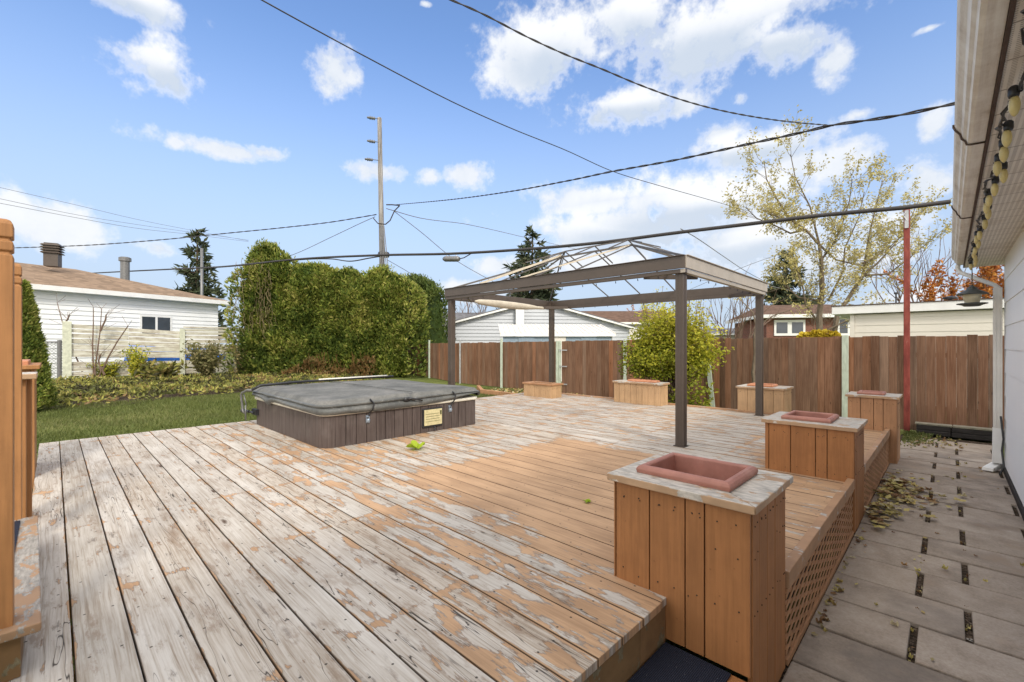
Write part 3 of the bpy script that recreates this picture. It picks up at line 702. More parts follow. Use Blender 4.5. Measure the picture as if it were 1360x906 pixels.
    p=MB(); p.box(x1+.023,x1+.034,ya+.025,yb-.022,.10,.325); dd=p.build('equipment_door',M['yellowed'],fr,bevel=.012)
    p=MB(); 
    for k in range(4): p.box(x1+.0345,x1+.037,ya+.045,yb-.07,.155+k*.035,.160+k*.035)
    p.box(x1+.0345,x1+.037,yb-.06,yb-.035,.24,.30); p.build('door_decal',M['olive'],dd)
    p=MB(); p.tube([(x1+.02,(ya+yb)/2+.02,.07),(x1+.05,(ya+yb)/2+.03,.05),(x1+.045,(ya+yb)/2,.035)],.010,5); p.build('cable_stub',M['black'],T)
    # cover lifter: side arms, pivot and cross bar
    L=MB(); xa=x0+.05
    L.tube([(x0+.33,y0-.13,.53+.03),(x0+.15,y0-.14,.545),(x0-.05,y0-.16,.49),(x0-.07,y0-.17,.46),(x0-.06,y0-.15,.2),(x0-.03,y0-.13,.17)],.018,8)
    L.tube([(x0+.02,y0-.13,.30),(x0+.02,y0-.13,.06)],.012,6); L.tube([(x0-.05,y0-.14,.47),(x0+.02,y0-.12,.30)],.010,6)
    L.build('lifter_arm',M['greymetal'],T,smooth=True)
    L=MB(); L.box(x0+.03,x0+.24,y0-.05,y0-.004,.15,.24); L.tube([(x0-.14,y0-.13,.20),(x0+.08,y0-.10,.20)],.022,8); L.tube([(x0-.15,y0-.13,.20),(x0-.11,y0-.13,.20)],.034,8); L.tube([(x0+.2,y0-.07,.19),(x0+.05,y0-.09,.2)],.016,6); L.build('lifter_bracket',M['black'],T)
    L=MB(); L.tube([(x0+.33,y0-.13,.56),(x0+.36,y0-.02,.622),(x0+.10,y0+.6,.625),(x0+.02,y0+1.2,.622),(x0-.02,y1+.05,.62)],.020,8); L.build('lifter_bar',M['black'],T,smooth=True)
    L=MB(); L.tube([(x0+.055,y0+1.0,.642),(x0+.0,y1-.1,.642)],.013,8); L.build('lifter_sleeve',M['old_white'],T,smooth=True)
hot_tub()

# ================================================================ PERGOLA (metal gazebo frame)
def pergola():
    P1=Vector((-6.93,5.42,0)); P2=Vector((-7.04,8.62,0)); P3=Vector((-2.37,5.42,0)); P4=Vector((-2.40,8.72,0))
    T=thing('gazebo_frame',(-4.7,7,0),'dark bronze metal gazebo frame with bare roof rods, standing on the deck','gazebo')
    for p in (P1,P2,P3,P4):
        m=MB(); w=.052
        m.box(p.x-w,p.x+w,p.y-w,p.y+w,.008,2.13); 
        for s in (-.018,.018):
            m.box(p.x+s-.004,p.x+s+.004,p.y-w-.004,p.y-w-.0005,.01,2.13); m.box(p.x+w+.0005,p.x+w+.004,p.y+s-.004,p.y+s+.004,.01,2.13)
        m.build('leg',M['bronze'],T,bevel=.003)
        m=MB(); m.box(p.x-.07,p.x+.07,p.y-.07,p.y+.07,.001,.008); m.build('foot_plate',M['bronze'],T)
    z0,z1=2.14,2.33
    def beam(a,b,off):
        a=a+Vector((0,0,0)); d=(b-a).normalized(); n=Vector((d.y,-d.x,0))*off
        m=MB()
        A=a+n-d*.09; B=b+n+d*.09
        m.bar(A+Vector((0,0,2.255)),B+Vector((0,0,2.255)),.03,.15); m.bar(A-n*.35+Vector((0,0,2.150)),B-n*.35+Vector((0,0,2.150)),.06,.05)
        m.bar(A+n*.15+Vector((0,0,2.334)),B+n*.15+Vector((0,0,2.334)),.045,.010)
        return m
    beam(P1,P3,.09).build('roof_beam',M['bronze'],T,bevel=.003)
    beam(P3,P4,.09).build('roof_beam',M['bronze_sunlit'],T,bevel=.003)
    beam(P4,P2,.09).build('roof_beam',M['bronze'],T,bevel=.003)
    beam(P2,P1,.09).build('roof_beam',M['bronze'],T,bevel=.003)
    for p in (P1,P2,P3,P4):
        m=MB(); c=Vector(((P1.x+P3.x)/2,(P1.y+P2.y)/2,0)); d=(c-p); sx=1 if d.x>0 else -1; sy=1 if d.y>0 else -1
        m.bar(p+Vector((0,sy*.5,2.14)),p+Vector((sx*.5,0,2.14)),.03,.06)
        m.build('corner_brace',M['bronze'],T)
    # roof: ridge, hips, rafters, upper vent tier
    zr=2.99; yr=7.05; r0=Vector((-5.50,yr,zr)); r1=Vector((-3.95,yr,zr)); ze=2.34
    def rod(a,b,w=.017,mat='rod',name='roof_rod'):
        m=MB(); m.bar(a,b,w,w*1.2); return m.build(name,M[mat],T)
    rod(r0,r1,.026)
    for p,r in ((P1,r0),(P2,r0),(P3,r1),(P4,r1)): rod(Vector((p.x+(-.05 if p.x<-5 else .05),p.y,ze)),r,.024)
    for x in (-5.5,-4.72,-3.95):
        rod(Vector((x,5.36,ze)),Vector((x,yr,zr)),.016); rod(Vector((x,8.74,ze)),Vector((x,yr,zr)),.016)
    rod(Vector((-6.98,yr,ze)),r0,.02); rod(Vector((-2.32,yr,ze)),r1,.02)
    # vent tier, a smaller frame 0.09 above
    v0=Vector((-5.42,yr,zr+.10)); v1=Vector((-4.03,yr,zr+.10)); rod(v0,v1,.018)
    for r,v,sg in ((r0,v0,-1),(r1,v1,1)):
        for sy in (-1,1): rod(v,v+Vector((sg*.55,sy*.55,-.22)),.016)
        rod(v,v+Vector((sg*.60,0,-.22)),.016); rod(r+Vector((0,0,.01)),v,.014)
        for sy in (-1,1): rod(v,v+Vector((0,sy*.62,-.24)),.016)
    for sy in (-1,1): rod((v0+v1)/2,(v0+v1)/2+Vector((0,sy*.62,-.24)),.016)
    # pale slack struts / folded fabric supports
    rod(r0+Vector((.0,-.02,.03)),Vector((-6.1,5.42,2.36)),.032,'canopy','fabric_strap'); rod(r1+Vector((-.05,-.02,.0)),Vector((-5.1,5.42,2.36)),.020,'canopy','fabric_strap')
    # rolled canopy cloth under the left beam
    m=MB(); a=P1+Vector((.06,.55,2.13)); b=P2+Vector((.06,-.30,2.13)); pts=[];ra=[]
    for i in range(21):
        t=i/20; p=a.lerp(b,t); p.z-=.012*math.sin(t*math.pi)+.004*mn.noise((t*9,0,0)); pts.append(p); ra.append(.036+.045*math.sin(min(1,t*1.2)*math.pi)**.6 if 0<t<1 else .02)
    m.tube(pts,ra,10); m.build('rolled_cloth',M['canopy'],T,smooth=True)
    # curtain hooks along the beams
    for a,b in ((P1,P3),(P3,P4),(P4,P2),(P2,P1)):
        L=(b-a).length; k=int(L/.3)
        for i in range(1,k):
            p=a.lerp(b,i/k+rnd.uniform(-.01,.01)); m=MB(); m.tube([(p.x,p.y,2.125),(p.x+rnd.uniform(-.01,.01),p.y,2.095)],.006,4); m.build('curtain_hook',M['black'],T)
pergola()

# ================================================================ BACK FENCE
FY_=12.1
def back_fence():
    T=thing('board_fence',(-8,FY_,-.45),'tall reddish brown vertical board fence across the back of the yard','fence')
    posts_px=[571,612,667,741,831,948,1123]
    px=[onY(p,FY_)[0] for p in posts_px]
    xs=[onY(549,FY_)[0]]+px+[1.3]
    def tz(x): return 1.43-.11*sst(0,19,-x)
    def section(x0,x1,par,name='board_panel',ztop=None):
        m=MB(); x=x0+.004
        while x<x1-.02:
            w=min(.143*rnd.choice([1,1,1,.97,.66 if rnd.random()<.2 else 1]),x1-x); m.cr=rnd.random(); j=rnd.uniform(-.006,.006)
            z1=(tz(x)+rnd.uniform(-.016,.012)); m.box(x,x+w-.0015,FY_+j,FY_+.02+j,gz(x,FY_)-.02,z1); x+=w
        m.cr=.1
        for z in (-.05,1.0): m.box(x0,x1,FY_+.028,FY_+.066,z,z+.09)
        return m.build(name,M['fence'],par,bevel=.002)
    for a,b in zip(xs[:-1],xs[1:]):
        if abs(a-px[3])<.01: continue
        section(a,b,T)
    for i,(p,x) in enumerate(zip(posts_px,px)):
        t=xs[0]; m=MB(); h=tz(x)+(.14 if p in (571,612,667) else .03)
        w=.04 if p!=1123 else .058
        if p in (948,):
            m.bar((x,FY_-.04,-.45),(x-.19,FY_-.04,tz(x)-.05),.11,.05,(0,1,0))
        elif p==612: m.tube([(x,FY_-.04,-.45),(x,FY_-.04,h)],.035,10); m.lathe((x,FY_-.04,h),[(.045,-.04),(.045,.0),(.02,.04)],10)
        else: m.box(x-w,x+w,FY_-.07,FY_-.012,-.47,h if p!=741 else h-.02)
        m.build('fence_post',M['green_post'] if p!=612 else M['steel'],T,bevel=.004)
    m=MB(); xx=-18.35
    x0=px[3]; x1=px[4]
    G=thing('garden_gate',(x0,FY_,-.45),'brown board gate with pale hinge post, behind the far pergola post','gate')
    section(x0+.16,x1-.045,G,'gate_boards')
    m=MB()
    m.box(x0+.05,x0+.13,FY_-.03,FY_+.02,-.4,1.38); m.build('hinge_post',M['green_post'],G,bevel=.004)
    for z in (-.1,.5,1.05):
        m=MB(); m.box(x0+.10,x0+.42,FY_-.042,FY_-.034,z,z+.035); m.lathe((x0+.11,FY_-.045,z-.03),[(.012,0),(.012,.09)],8); m.build('hinge',M['steel'],G)
    # fence return beside the cedars
    m=MB(); xx=xs[0]
    T2=thing('fence_return',(xx,FY_+.5,-.45),'short dark weathered end section of board fence beside the cedar hedge','fence')
    x=xx-1.15
    while x<xx-.03: m.cr=rnd.random(); m.box(x,x+.14,FY_+.25,FY_+.27,-.4,1.22+rnd.uniform(-.01,.01)); x+=.145
    m.build('board_panel',M['fence'],T2)
back_fence()
def sleepers():
    T=thing('raised_bed',(0,11.8,-.45),'low raised bed edge of dark stacked timbers along the fence foot','raised bed')
    m=MB()
    for k in range(2):
        z=-.45+k*.088; m.box(-.45,.02,11.52+k*.012,11.64+k*.012,z,z+.083); m.box(.03,.95,11.52+k*.014,11.64+k*.014,z,z+.083)
    m.build('timber',M['timber'],T,bevel=.01)
    m=MB(); m.box(-.45,.95,11.645,12.06,-.44,-.285); m.build('soil',M['soil'],T)
    m=MB(); m.box(-.47,.04,11.53,11.72,-.272,-.24); m.box(.05,.96,11.535,11.72,-.274,-.238); m.build('top_board',M['timber_top'],T,bevel=.006)
sleepers()

# red pole carrying the cable
PX,PY=-.60,11.81
m=MB(); m.box(PX-.047,PX+.047,PY-.047,PY+.047,-.47,3.98); T=thing('cable_pole',(PX,PY,-.45),'square red painted pole carrying the thick black cable, beside the path end','pole')
m.build('shaft',M['red'],T,bevel=.006)
m=MB(); m.box(PX-.03,PX+.03,PY-.075,PY-.057,3.55,3.9); m.tube([(PX,PY-.06,3.9),(PX-.05,PY-.1,3.8),(PX,PY-.07,3.7)],.01,5); m.build('clamp',M['steel'],T)
# ================================================================ NEAR HOUSE (right)
WX=.545; WY=8.95; GY=9.6; SZ=2.42
def near_house():
    T=thing('white_house',(4,3,-.45),'white house wall with wide siding, soffit and dirty gutter at the right edge','house')
    m=MB(); pitch=.31; z=-.36; k=0
    while z<SZ-.01:
        z1=min(z+pitch,SZ)
        # shingle courses, each piece .6 to 1.2 m wide
        y=-3.0; 
        m.cr=rnd.random()
        m.add([(WX-.004,y,z1),(WX-.014,y,z),(WX-.004+.02,y,z),(WX-.014,WY,z),(WX-.004,WY,z1),(WX+.016,WY,z)],[(1,0,4,3),(1,3,5,2),(3,4,5)])
        m.add([(WX,WY+.004,z1),(9,WY+.004,z1),(WX,WY+.014,z),(9,WY+.014,z),(WX,WY,z),(9,WY,z)],[(0,2,3,1),(2,4,5,3)])
        z=z1
    m.box(WX+.02,9,-3,WY-.001,-.45,SZ-.001)
    m.build('siding_wall',M['near_siding'],T)
    m=MB(); m.box(WX-.03,WX+.02,-3,WY+.02,-.46,-.37); m.build('foundation_board',M['timber'],T,bevel=.006)
    m=MB(); m.box(WX-.012,WX+.035,WY-.012,WY+.028,-.40,SZ-.002); m.build('corner_trim',M['old_white'],T,bevel=.003)
    m=MB(); m.box(.165,WX+.02,-3,GY,SZ,SZ+.012); m.box(WX+.02,9,WY,GY,SZ,SZ+.012); m.build('soffit',M['soffit'],T)
    m=MB(); m.box(.150,.163,-3,GY+.01,SZ-.006,SZ+.15); m.build('fascia',M['dark_edge'],T)
    m=MB(); m.box(.15,9,GY,GY+.02,SZ-.01,SZ+.10); m.build('end_fascia',M['old_white'],T)
    # gutter: extruded K profile
    prof=[(.148,2.425),(.095,2.425),(.078,2.433),(.072,2.455),(.058,2.470),(.050,2.50),(.030,2.528),(.022,2.55),(.022,2.565),(.030,2.568),(.034,2.56),(.042,2.53),(.06,2.505),(.068,2.475),(.085,2.44),(.148,2.435)]
    m=MB(); m.prism([(x,-3,z) for x,z in prof][::-1],[(x,GY-.25,z) for x,z in prof][::-1]); g=m.build('gutter',M['gutter'],T)
    for y in (5.9,3.75):
        m=MB(); pp=[(x-(.004 if x<.14 else 0),z-.004) for x,z in prof[:9]]+[(.03,2.56),(.148,2.5)]
        pts=[(x,y+rnd.uniform(-.008,.008),z-.001) for x,z in pp[:9]]; m.tube(pts,.0055,5); m.build('gutter_seam',M['dark_edge'],g)
    m=MB(); m.prism([(x,GY-.249,z) for x,z in prof[:9]+[(.148,2.565)]][::-1],[(x,GY-.243,z) for x,z in prof[:9]+[(.148,2.565)]][::-1]); m.build('gutter_end',M['old_white'],g)
    # roof
    m=MB(); rx=5.2; rz=SZ+.14+(rx-.05)*.30
    m.prism([(.06,-3,SZ+.155),(.06,-3,SZ+.17),(rx,-3,rz),(10.3,-3,SZ+.17),(10.3,-3,SZ+.155),(rx,-3,rz-.1)],[(.06,GY+.03,SZ+.155),(.06,GY+.03,SZ+.17),(rx,GY+.03,rz),(10.3,GY+.03,SZ+.17),(10.3,GY+.03,SZ+.155),(rx,GY+.03,rz-.1)])
    m.prism([(.2,WY-.02,SZ+.15),(9.8,WY-.02,SZ+.15),(rx,WY-.02,rz-.12)][::-1],[(.2,WY,SZ+.15),(9.8,WY,SZ+.15),(rx,WY,rz-.12)][::-1])
    m.build('roof',M['dark_roof'],T)
    # downspout
    def rect(m,pts,w=.05,h=.04):
        m.tube(pts,.042,4)
    m=MB(); dx,dy=WX-.075,WY-.06
    m.tube([(.09,GY-.33,2.42),(.09,GY-.33,2.36),(.12,GY-.36,2.30),(dx-.03,dy+.02,2.06),(dx,dy,2.02),(dx,dy,1.95)],.028,8,True)
    m.build('downspout_elbow',M['old_white'],T,smooth=False)
    m=MB(); m.box(dx-.045,dx+.04,dy-.032,dy+.032,.10,2.02); 
    for s in (-.02,.015): m.box(dx+s-.005,dx+s+.005,dy-.037,dy-.0325,.1,2.02)
    m.build('downspout',M['old_white'],T,bevel=.008)
    m=MB(); m.prism([(dx-.055,dy-.05,-.34),(dx+.045,dy-.05,-.34),(dx+.045,dy+.04,-.34),(dx-.055,dy+.04,-.34)],[(dx-.050,dy-.04,.13),(dx+.045,dy-.04,.13),(dx+.045,dy+.036,.13),(dx-.050,dy+.036,.13)])
    m.prism([(dx-.16,dy-.12,-.44),(dx-.05,dy-.16,-.44),(dx+.045,dy+.04,-.42),(dx-.055,dy+.05,-.42)],[(dx-.15,dy-.11,-.40),(dx-.05,dy-.15,-.40),(dx+.045,dy+.04,-.339),(dx-.055,dy+.04,-.339)])
    m.build('downspout_foot',M['white_trim'],T,bevel=.004)
    m=MB(); m.tube([(dx+.02,dy-.1,.3),(dx+.045,dy-.09,.0),(dx+.03,dy-.12,-.15),(dx+.04,dy-.22,-.33),(dx+.0,dy-.35,-.43)],.011,6); m.build('black_cable',M['black'],T,smooth=True)
near_house()
def string_lights():
    T=thing('string_lights',(.2,6,2.40),'string of big cream bulbs on dark wire hanging under the eave','string lights')
    pts=[]; bulbs=[]
    y=1.25; 
    while y<GY-.4:
        x=.205+.02*math.sin(y*5.1)+rnd.uniform(-.012,.012); pts.append((x,y,SZ-.03-.022*abs(math.sin(y*9))))
        y+=.055
    m=MB(); m.tube(pts,.006,5); m.tube([(p[0]+.012*math.sin(i*1.9),p[1],p[2]+.012*math.cos(i*2.3)) for i,p in enumerate(pts)],.004,4); m.build('cord',M['black'],T,smooth=True)
    y=1.30; 
    while y<GY-.6:
        x=.215+rnd.uniform(-.022,.03); z=SZ-.045; m=MB(); tilt=rnd.uniform(-.02,.02)
        m.lathe((x,y,z-.03),[(.016,0),(.019,.01),(.019,.04),(.012,.05)],10); s=m.build('socket',M['black'],T,smooth=True)
        m=MB(); m.lathe((x+tilt*.3,y,z-.115),[(.003,0),(.010,.008),(.017,.026),(.0195,.048),(.0175,.070),(.012,.085)],12); m.build('bulb',M['bulb'],s,smooth=True)
        y+=rnd.choice([.20,.27,.36,.44])*(1.0 if y<4 else 1.2)
    m=MB()
    for k in range(6):
        yy=7.6+k*.28; m.tube([(.21,yy,2.40),(.20+rnd.uniform(-.02,.02),yy+.04,2.36),(.22,yy+.09,2.335),(.21,yy+.13,2.39)],.006,5)
    m.build('wire_loop',M['black'],T)
string_lights()
def lantern():
    p=ad(1291,404,6.15); x,y,z=p; 
    T=thing('hanging_lantern',(x,y,z),'dark hat lantern with cream glass hanging at the house eave end, by the downspout','lantern')
    m=MB(); m.lathe((x,y,z),[(.08,-.03),(.10,-.015),(.155,.0),(.155,.012),(.08,.02)],20); m.build('base_plate',M['lampmetal'],T,smooth=False)
    m=MB(); m.lathe((x,y,z),[(.072,.021),(.088,.08),(.095,.135),(.085,.142)],20); m.build('glass',M['lampglass'],T,smooth=False)
    m=MB(); m.lathe((x,y,z),[(.160,.130),(.165,.140),(.10,.178),(.06,.20),(.05,.225),(.025,.24),(.012,.26)],20); m.build('hat',M['lampmetal'],T,smooth=False)
    m=MB(); m.tube([(x,y,z+.25),(x,y,SZ+.001)],.006,6); m.build('hanger',M['black'],T)
lantern()

# ================================================================ POLE AND CABLES
PD=22.0
pole_b=ad(510,458,PD); pole_b.z=-.2
def upole():
    T=thing('utility_pole',tuple(pole_b),'tall grey wooden utility pole rising behind the cedar hedge','utility pole')
    x,y=pole_b.x,pole_b.y; zt=zpx(157,PD); lean=ad(504,157,PD)
    m=MB(); m.tube([(x,y,-.3),(lean.x,lean.y,zt)],[.155,.105],12); m.build('shaft',M['pole'],T,smooth=True)
    def P(px,py): return ad(px,py,PD-.25)
    for py,px in ((157,490),(188,490),(212,487)):
        a=P(503,py+1); b=P(px+7,py); m=MB(); m.tube([a,b],.018,6); br=m.build('bracket',M['greymetal'],T)
        m=MB(); q=P(px+4,py); d=(b-a).normalized()
        n=8; pts=[q-d*.16+d*(.4*k/n) for k in range(n+1)]; m.tube(pts,[.03,.085,.04,.09,.04,.09,.04,.06,.03],8); m.build('insulator',M['greymetal'],br,smooth=True)
    m=MB(); m.lathe((x-.03,y,zpx(338,PD)),[(.26,-.12),(.28,0),(.26,.1)],12); m.build('clamp_band',M['black'],T)
    m=MB(); m.tube([P(513,272),P(521,272),P(531,273)],.03,6); m.tube([P(512,298),P(518,293),P(524,280),P(531,273)],.028,6); m.tube([P(496,290),P(502,297),P(512,298)],.028,6); m.build('service_connector',M['wire'],T)
    m=MB()
    for k in range(5): m.tube([P(506+k,300),P(505+k*2,330),P(507+k*2.5,368)],.022,5)
    m.build('riser_cable',M['wire_grey'],T)
upole()
def cable(name,label,A,B,pts,r,mat='wire',twist=0,group='overhead wires',n=60):
    # A,B = (px,depth) of the two ends; pts = measured (px,py) along it
    a=cam((A[0]-CX)/FL*A[1],A[1],0); b=cam((B[0]-CX)/FL*B[1],B[1],0)
    def D(px):  # depth along the straight plan line at pixel column px
        k=(px-CX)/FL; r0,f0=(A[0]-CX)/FL*A[1],A[1]; r1,f1=(B[0]-CX)/FL*B[1],B[1]
        t=(k*f0-r0)/((r1-r0)-k*(f1-f0)); return f0+(f1-f0)*t,t
    P=[]
    ks=sorted((D(x)[1],x,y) for x,y in pts)
    zs=[(t,zpx(y,D(x)[0])) for t,x,y in ks]
    def Z(t):
        if t<=zs[0][0]: i=0
        else:
            i=0
            while i<len(zs)-2 and t>zs[i+1][0]: i+=1
        p1,p2=zs[i],zs[i+1]; h=p2[0]-p1[0]
        def sl(j):
            if j<=0: return (zs[1][1]-zs[0][1])/(zs[1][0]-zs[0][0])
            if j>=len(zs)-1: return (zs[-1][1]-zs[-2][1])/(zs[-1][0]-zs[-2][0])
            return (zs[j+1][1]-zs[j-1][1])/(zs[j+1][0]-zs[j-1][0])
        u=(t-p1[0])/h; m1,m2=sl(i)*h,sl(i+1)*h
        return (2*u**3-3*u*u+1)*p1[1]+(u**3-2*u*u+u)*m1+(-2*u**3+3*u*u)*p2[1]+(u**3-u*u)*m2
    N=n if not twist else 260
    for i in range(N+1):
        t=ks[0][0]+(ks[-1][0]-ks[0][0])*i/N; q=a.lerp(b,t); q.z=Z(t); P.append(q)
    m=MB()
    if twist:
        L=0
        for ph in (0,math.pi):
            pts2=[]; L=0
            for i,q in enumerate(P):
                if i: L+=(P[i]-P[i-1]).length
                an=L*twist+ph; pts2.append(q+Vector((0,0,math.sin(an)*r*.9))+Vector((FX,FY,0))*math.cos(an)*r*.3+Vector((RX,RY,0))*math.cos(an)*r*.6)
            m.tube(pts2,r*.8,5)
    else: m.tube(P,r,6)
    return tag(m.build(name,M[mat],smooth=True),label,'cable',group)
cable('overhead_cable','thickest black cable bundle, running over the gazebo to the red pole',(60,34),(1262,6.9),[(60,366),(120,363),(178,360),(240,357),(300,354),(400,344),(505,339),(600,337),(700,331),(800,322),(900,309),(1000,297),(1100,285),(1200,276),(1262,268)],.036,n=90)
cable('overhead_cable','thin black cable sagging just under the thick bundle left of the utility pole',(330,27),(600,20),[(330,352),(400,345),(440,344),(465,347),(490,343),(520,338)],.030)
cable('overhead_cable','twisted service cable from the utility pole up to the near house gutter, crossing the sky',(525,22),(1275,4.2),[(525,272),(600,265),(680,254),(760,239),(812,228),(900,212),(1000,190),(1060,177),(1107,166),(1150,160),(1200,152),(1275,136)],.0115,twist=10)
cable('overhead_cable','twisted service cable from the top centre of the sky, joining another before the gutter',(590,5.6),(1107,9.5),[(590,-4),(640,18),(700,49),(750,72),(800,92),(850,113),(900,131),(950,145),(1000,155),(1050,162),(1107,167)],.0095,twist=13)
cable('overhead_cable','single straight wire falling from upper left of the sky towards the willow',(335,8),(1000,30),[(335,-7),(400,29),(500,83),(600,135),(680,171),(750,199),(812,227),(870,245),(930,262),(1000,282)],.013)
cable('overhead_cable','twisted wire running left from the utility pole above the white garage roof',(0,24),(500,22),[(-10,330),(60,328),(130,325),(220,318),(300,310),(380,302),(440,295),(500,285)],.018,twist=7)
cable('overhead_cable','thin wire from the pole down left to behind the cedar hedge',(350,30),(500,22),[(350,352),(395,336),(440,315),(480,296),(498,288)],.016,'wire_grey')
cable('overhead_cable','thin wire descending right from the pole to the metal splice case and beyond',(524,22),(690,30),[(524,281),(560,309),(600,342),(640,366),(690,392)],.017,'wire_grey')
cable('overhead_cable','highest of the three faint parallel wires at the left edge',(-5,60),(250,90),[(-5,248),(100,272),(180,291),(250,305),(330,320)],.030,'wire_grey')
cable('overhead_cable','middle of the three faint parallel wires at the left edge',(-5,60),(250,90),[(-5,263),(100,285),(180,298),(250,308),(330,319)],.030,'wire_grey')
cable('overhead_cable','lowest of the three faint parallel wires at the left edge',(-5,60),(250,90),[(-5,269),(100,289),(180,303),(250,311),(330,321)],.034,'wire_grey')
cable('overhead_cable','thin wire passing behind the trunk base of the willow',(960,30),(1240,25),[(930,372),(1010,378),(1100,398),(1160,410)],.018,'wire_grey')
cable('overhead_cable','thin wire from the thick bundle down right behind the gazebo corner',(903,12.5),(1010,24),[(904,304),(925,316),(960,340),(990,360),(1020,376)],.013,'wire_grey')
cable('overhead_cable','faint wire crossing behind the willow towards the red pole',(800,40),(1230,22),[(820,430),(900,392),(1000,350),(1100,318),(1240,280)],.014,'wire_grey')
cable('overhead_cable','faint grey wire falling right beside the narrow spruce',(512,22.3),(760,50),[(513,277),(560,290),(620,298),(700,316),(770,332)],.020,'wire_grey')
cable('overhead_cable','second thin wire from the pole behind the thick bundle, left of the spruce',(514,22),(600,30),[(514,345),(540,360),(575,382)],.014,'wire_grey')
def splice():
    a=ad(589,344,19.0); b=ad(610,344,18.6); T=thing('splice_case',tuple((a+b)/2),'short grey cylindrical splice case hanging under the thick black cable','splice case')
    m=MB(); n=9; m.tube([a.lerp(b,i/n) for i in range(n+1)],[.07,.115,.12,.115,.12,.115,.12,.115,.12,.08],12); m.build('case',M['greymetal'],T,smooth=True)
    for t in (.2,.8):
        p=a.lerp(b,t); m=MB(); m.tube([p,p+Vector((0,0,.22))],.02,5); m.build('strap',M['steel'],T)
    m=MB(); m.tube([b,b+(b-a)*.3+Vector((0,0,.05)),b+(b-a)*.8+Vector((0,0,.25))],.022,5); m.build('pigtail',M['wire'],T)
splice()

# ================================================================ LEFT NEIGHBOUR
def left_garage():
    uR,uF=.427,.904; wR,wF=-.904,.427
    u=cam(uR,uF,0); w=cam(wR,wF,0); O=cam(-19.1,17.5,0); O.z=0
    def P(s,t,z): q=O+u*s+w*t; return Vector((q.x,q.y,z))
    T=thing('neighbour_house',tuple(P(2,3,-.1)),'white sided neighbour house with tan shingled hip roof, beyond the slatted fence','house')
    s0,s1,z0,z1,D=-6.0,7.45,-.3,3.55,9.0
    m=MB(); pit=.20; z=z0
    while z<z1:
        zz=min(z+pit,z1)
        for (A,B,n) in (((s0,0),(s1,0),-w),((s1,0),(s1,D),u)):
            a=P(A[0],A[1],0); b=P(B[0],B[1],0); k=n*.035
            m.add([Vector((a.x,a.y,z))+k,Vector((b.x,b.y,z))+k,Vector((b.x,b.y,zz))+k*.1,Vector((a.x,a.y,zz))+k*.1,Vector((a.x,a.y,z)),Vector((b.x,b.y,z))],[(0,1,2,3),(4,5,1,0)])
        z=zz
    m.prism([P(s0,0,z0),P(s1,0,z0),P(s1,D,z0),P(s0,D,z0)][::-1],[P(s0,0,z1),P(s1,0,z1),P(s1,D,z1),P(s0,D,z1)][::-1])
    m.build('wall',M['white_siding'],T)
    m=MB(); o=.45; ez=3.62; rz=5.02
    E=[P(s0-o,-o,ez),P(s1+o,-o,ez),P(s1+o,D+o,ez),P(s0-o,D+o,ez)]
    R0=P(s0+4.2,D/2,rz); R1=P(s1-4.2,D/2,rz); th=Vector((0,0,.02))
    m.add(E+[R0,R1],[(0,1,5,4),(1,2,5),(2,3,4,5),(3,0,4)]); m.add([e-th for e in E],[(0,3,2,1)])
    rf=m.build('roof',M['brown_roof'],T)
    m=MB(); 
    for a,b in ((0,1),(1,2)):
        m.bar(E[a]-Vector((0,0,.10)),E[b]-Vector((0,0,.10)),.04,.2)
    m.prism([P(s0-o,-o,ez-.2),P(s1+o,-o,ez-.2),P(s1+o,.1,ez-.2),P(s0-o,.1,ez-.2)][::-1],[P(s0-o,-o,ez-.17),P(s1+o,-o,ez-.17),P(s1+o,.1,ez-.17),P(s0-o,.1,ez-.17)][::-1])
    m.build('fascia',M['white_trim'],T)
    # window
    fr=MB(); gl=MB(); cu=MB()
    a,b=3.86,5.20; zb,zt=1.70,2.66
    fr.prism([P(a,-.05,zb),P(b,-.05,zb),P(b,.02,zb),P(a,.02,zb)][::-1],[P(a,-.05,zt),P(b,-.05,zt),P(b,.02,zt),P(a,.02,zt)][::-1])
    fo=fr.build('window',M['white_trim'],T)
    mid=(a+b)/2
    for q0,q1 in ((a+.08,mid-.05),(mid+.05,b-.08)):
        g=MB(); g.add([P(q0,-.053,zb+.09),P(q1,-.053,zb+.09),P(q1,-.053,zt-.08),P(q0,-.053,zt-.08)],[(0,1,2,3)]); g.build('pane',M['glass'],fo)
    # roof vents
    c=P(-1.2,3.3,0)
    q=ad(70,347,20.5); m=MB(); 
    def sqr(c,h,z,ang=.5):
        h*=.82; return [(c.x+h*math.cos(ang+math.pi/2*k),c.y+h*math.sin(ang+math.pi/2*k),z) for k in range(4)]
    zb_=q.z-.25; m.prism(sqr(q,.42,zb_),sqr(q,.42,q.z+.32)); 
    for k in range(4): m.prism(sqr(q,.58,q.z+.34+k*.115),sqr(q,.50,q.z+.40+k*.115))
    m.prism(sqr(q,.40,q.z+.3),sqr(q,.40,q.z+.80)); m.build('roof_vent',M['bronze'],rf)
    q=ad(166,361,24.0); m=MB(); m.lathe((q.x,q.y,q.z),[(.20,-1.2),(.20,.55),(.27,.56),(.27,.74),(.2,.78)],12); m.build('chimney_pipe',M['greymetal'],rf)
left_garage()
def mast():
    a=ad(268,392,30); b=ad(268,330,30); m=MB(); m.tube([a-Vector((0,0,4.5)),b],.09,8)
    tag(m.build('mast',M['greymetal'],smooth=True),'thin pale metal mast beside the far left spruce, past the garage roof','mast')
mast()
FXX=-22.9
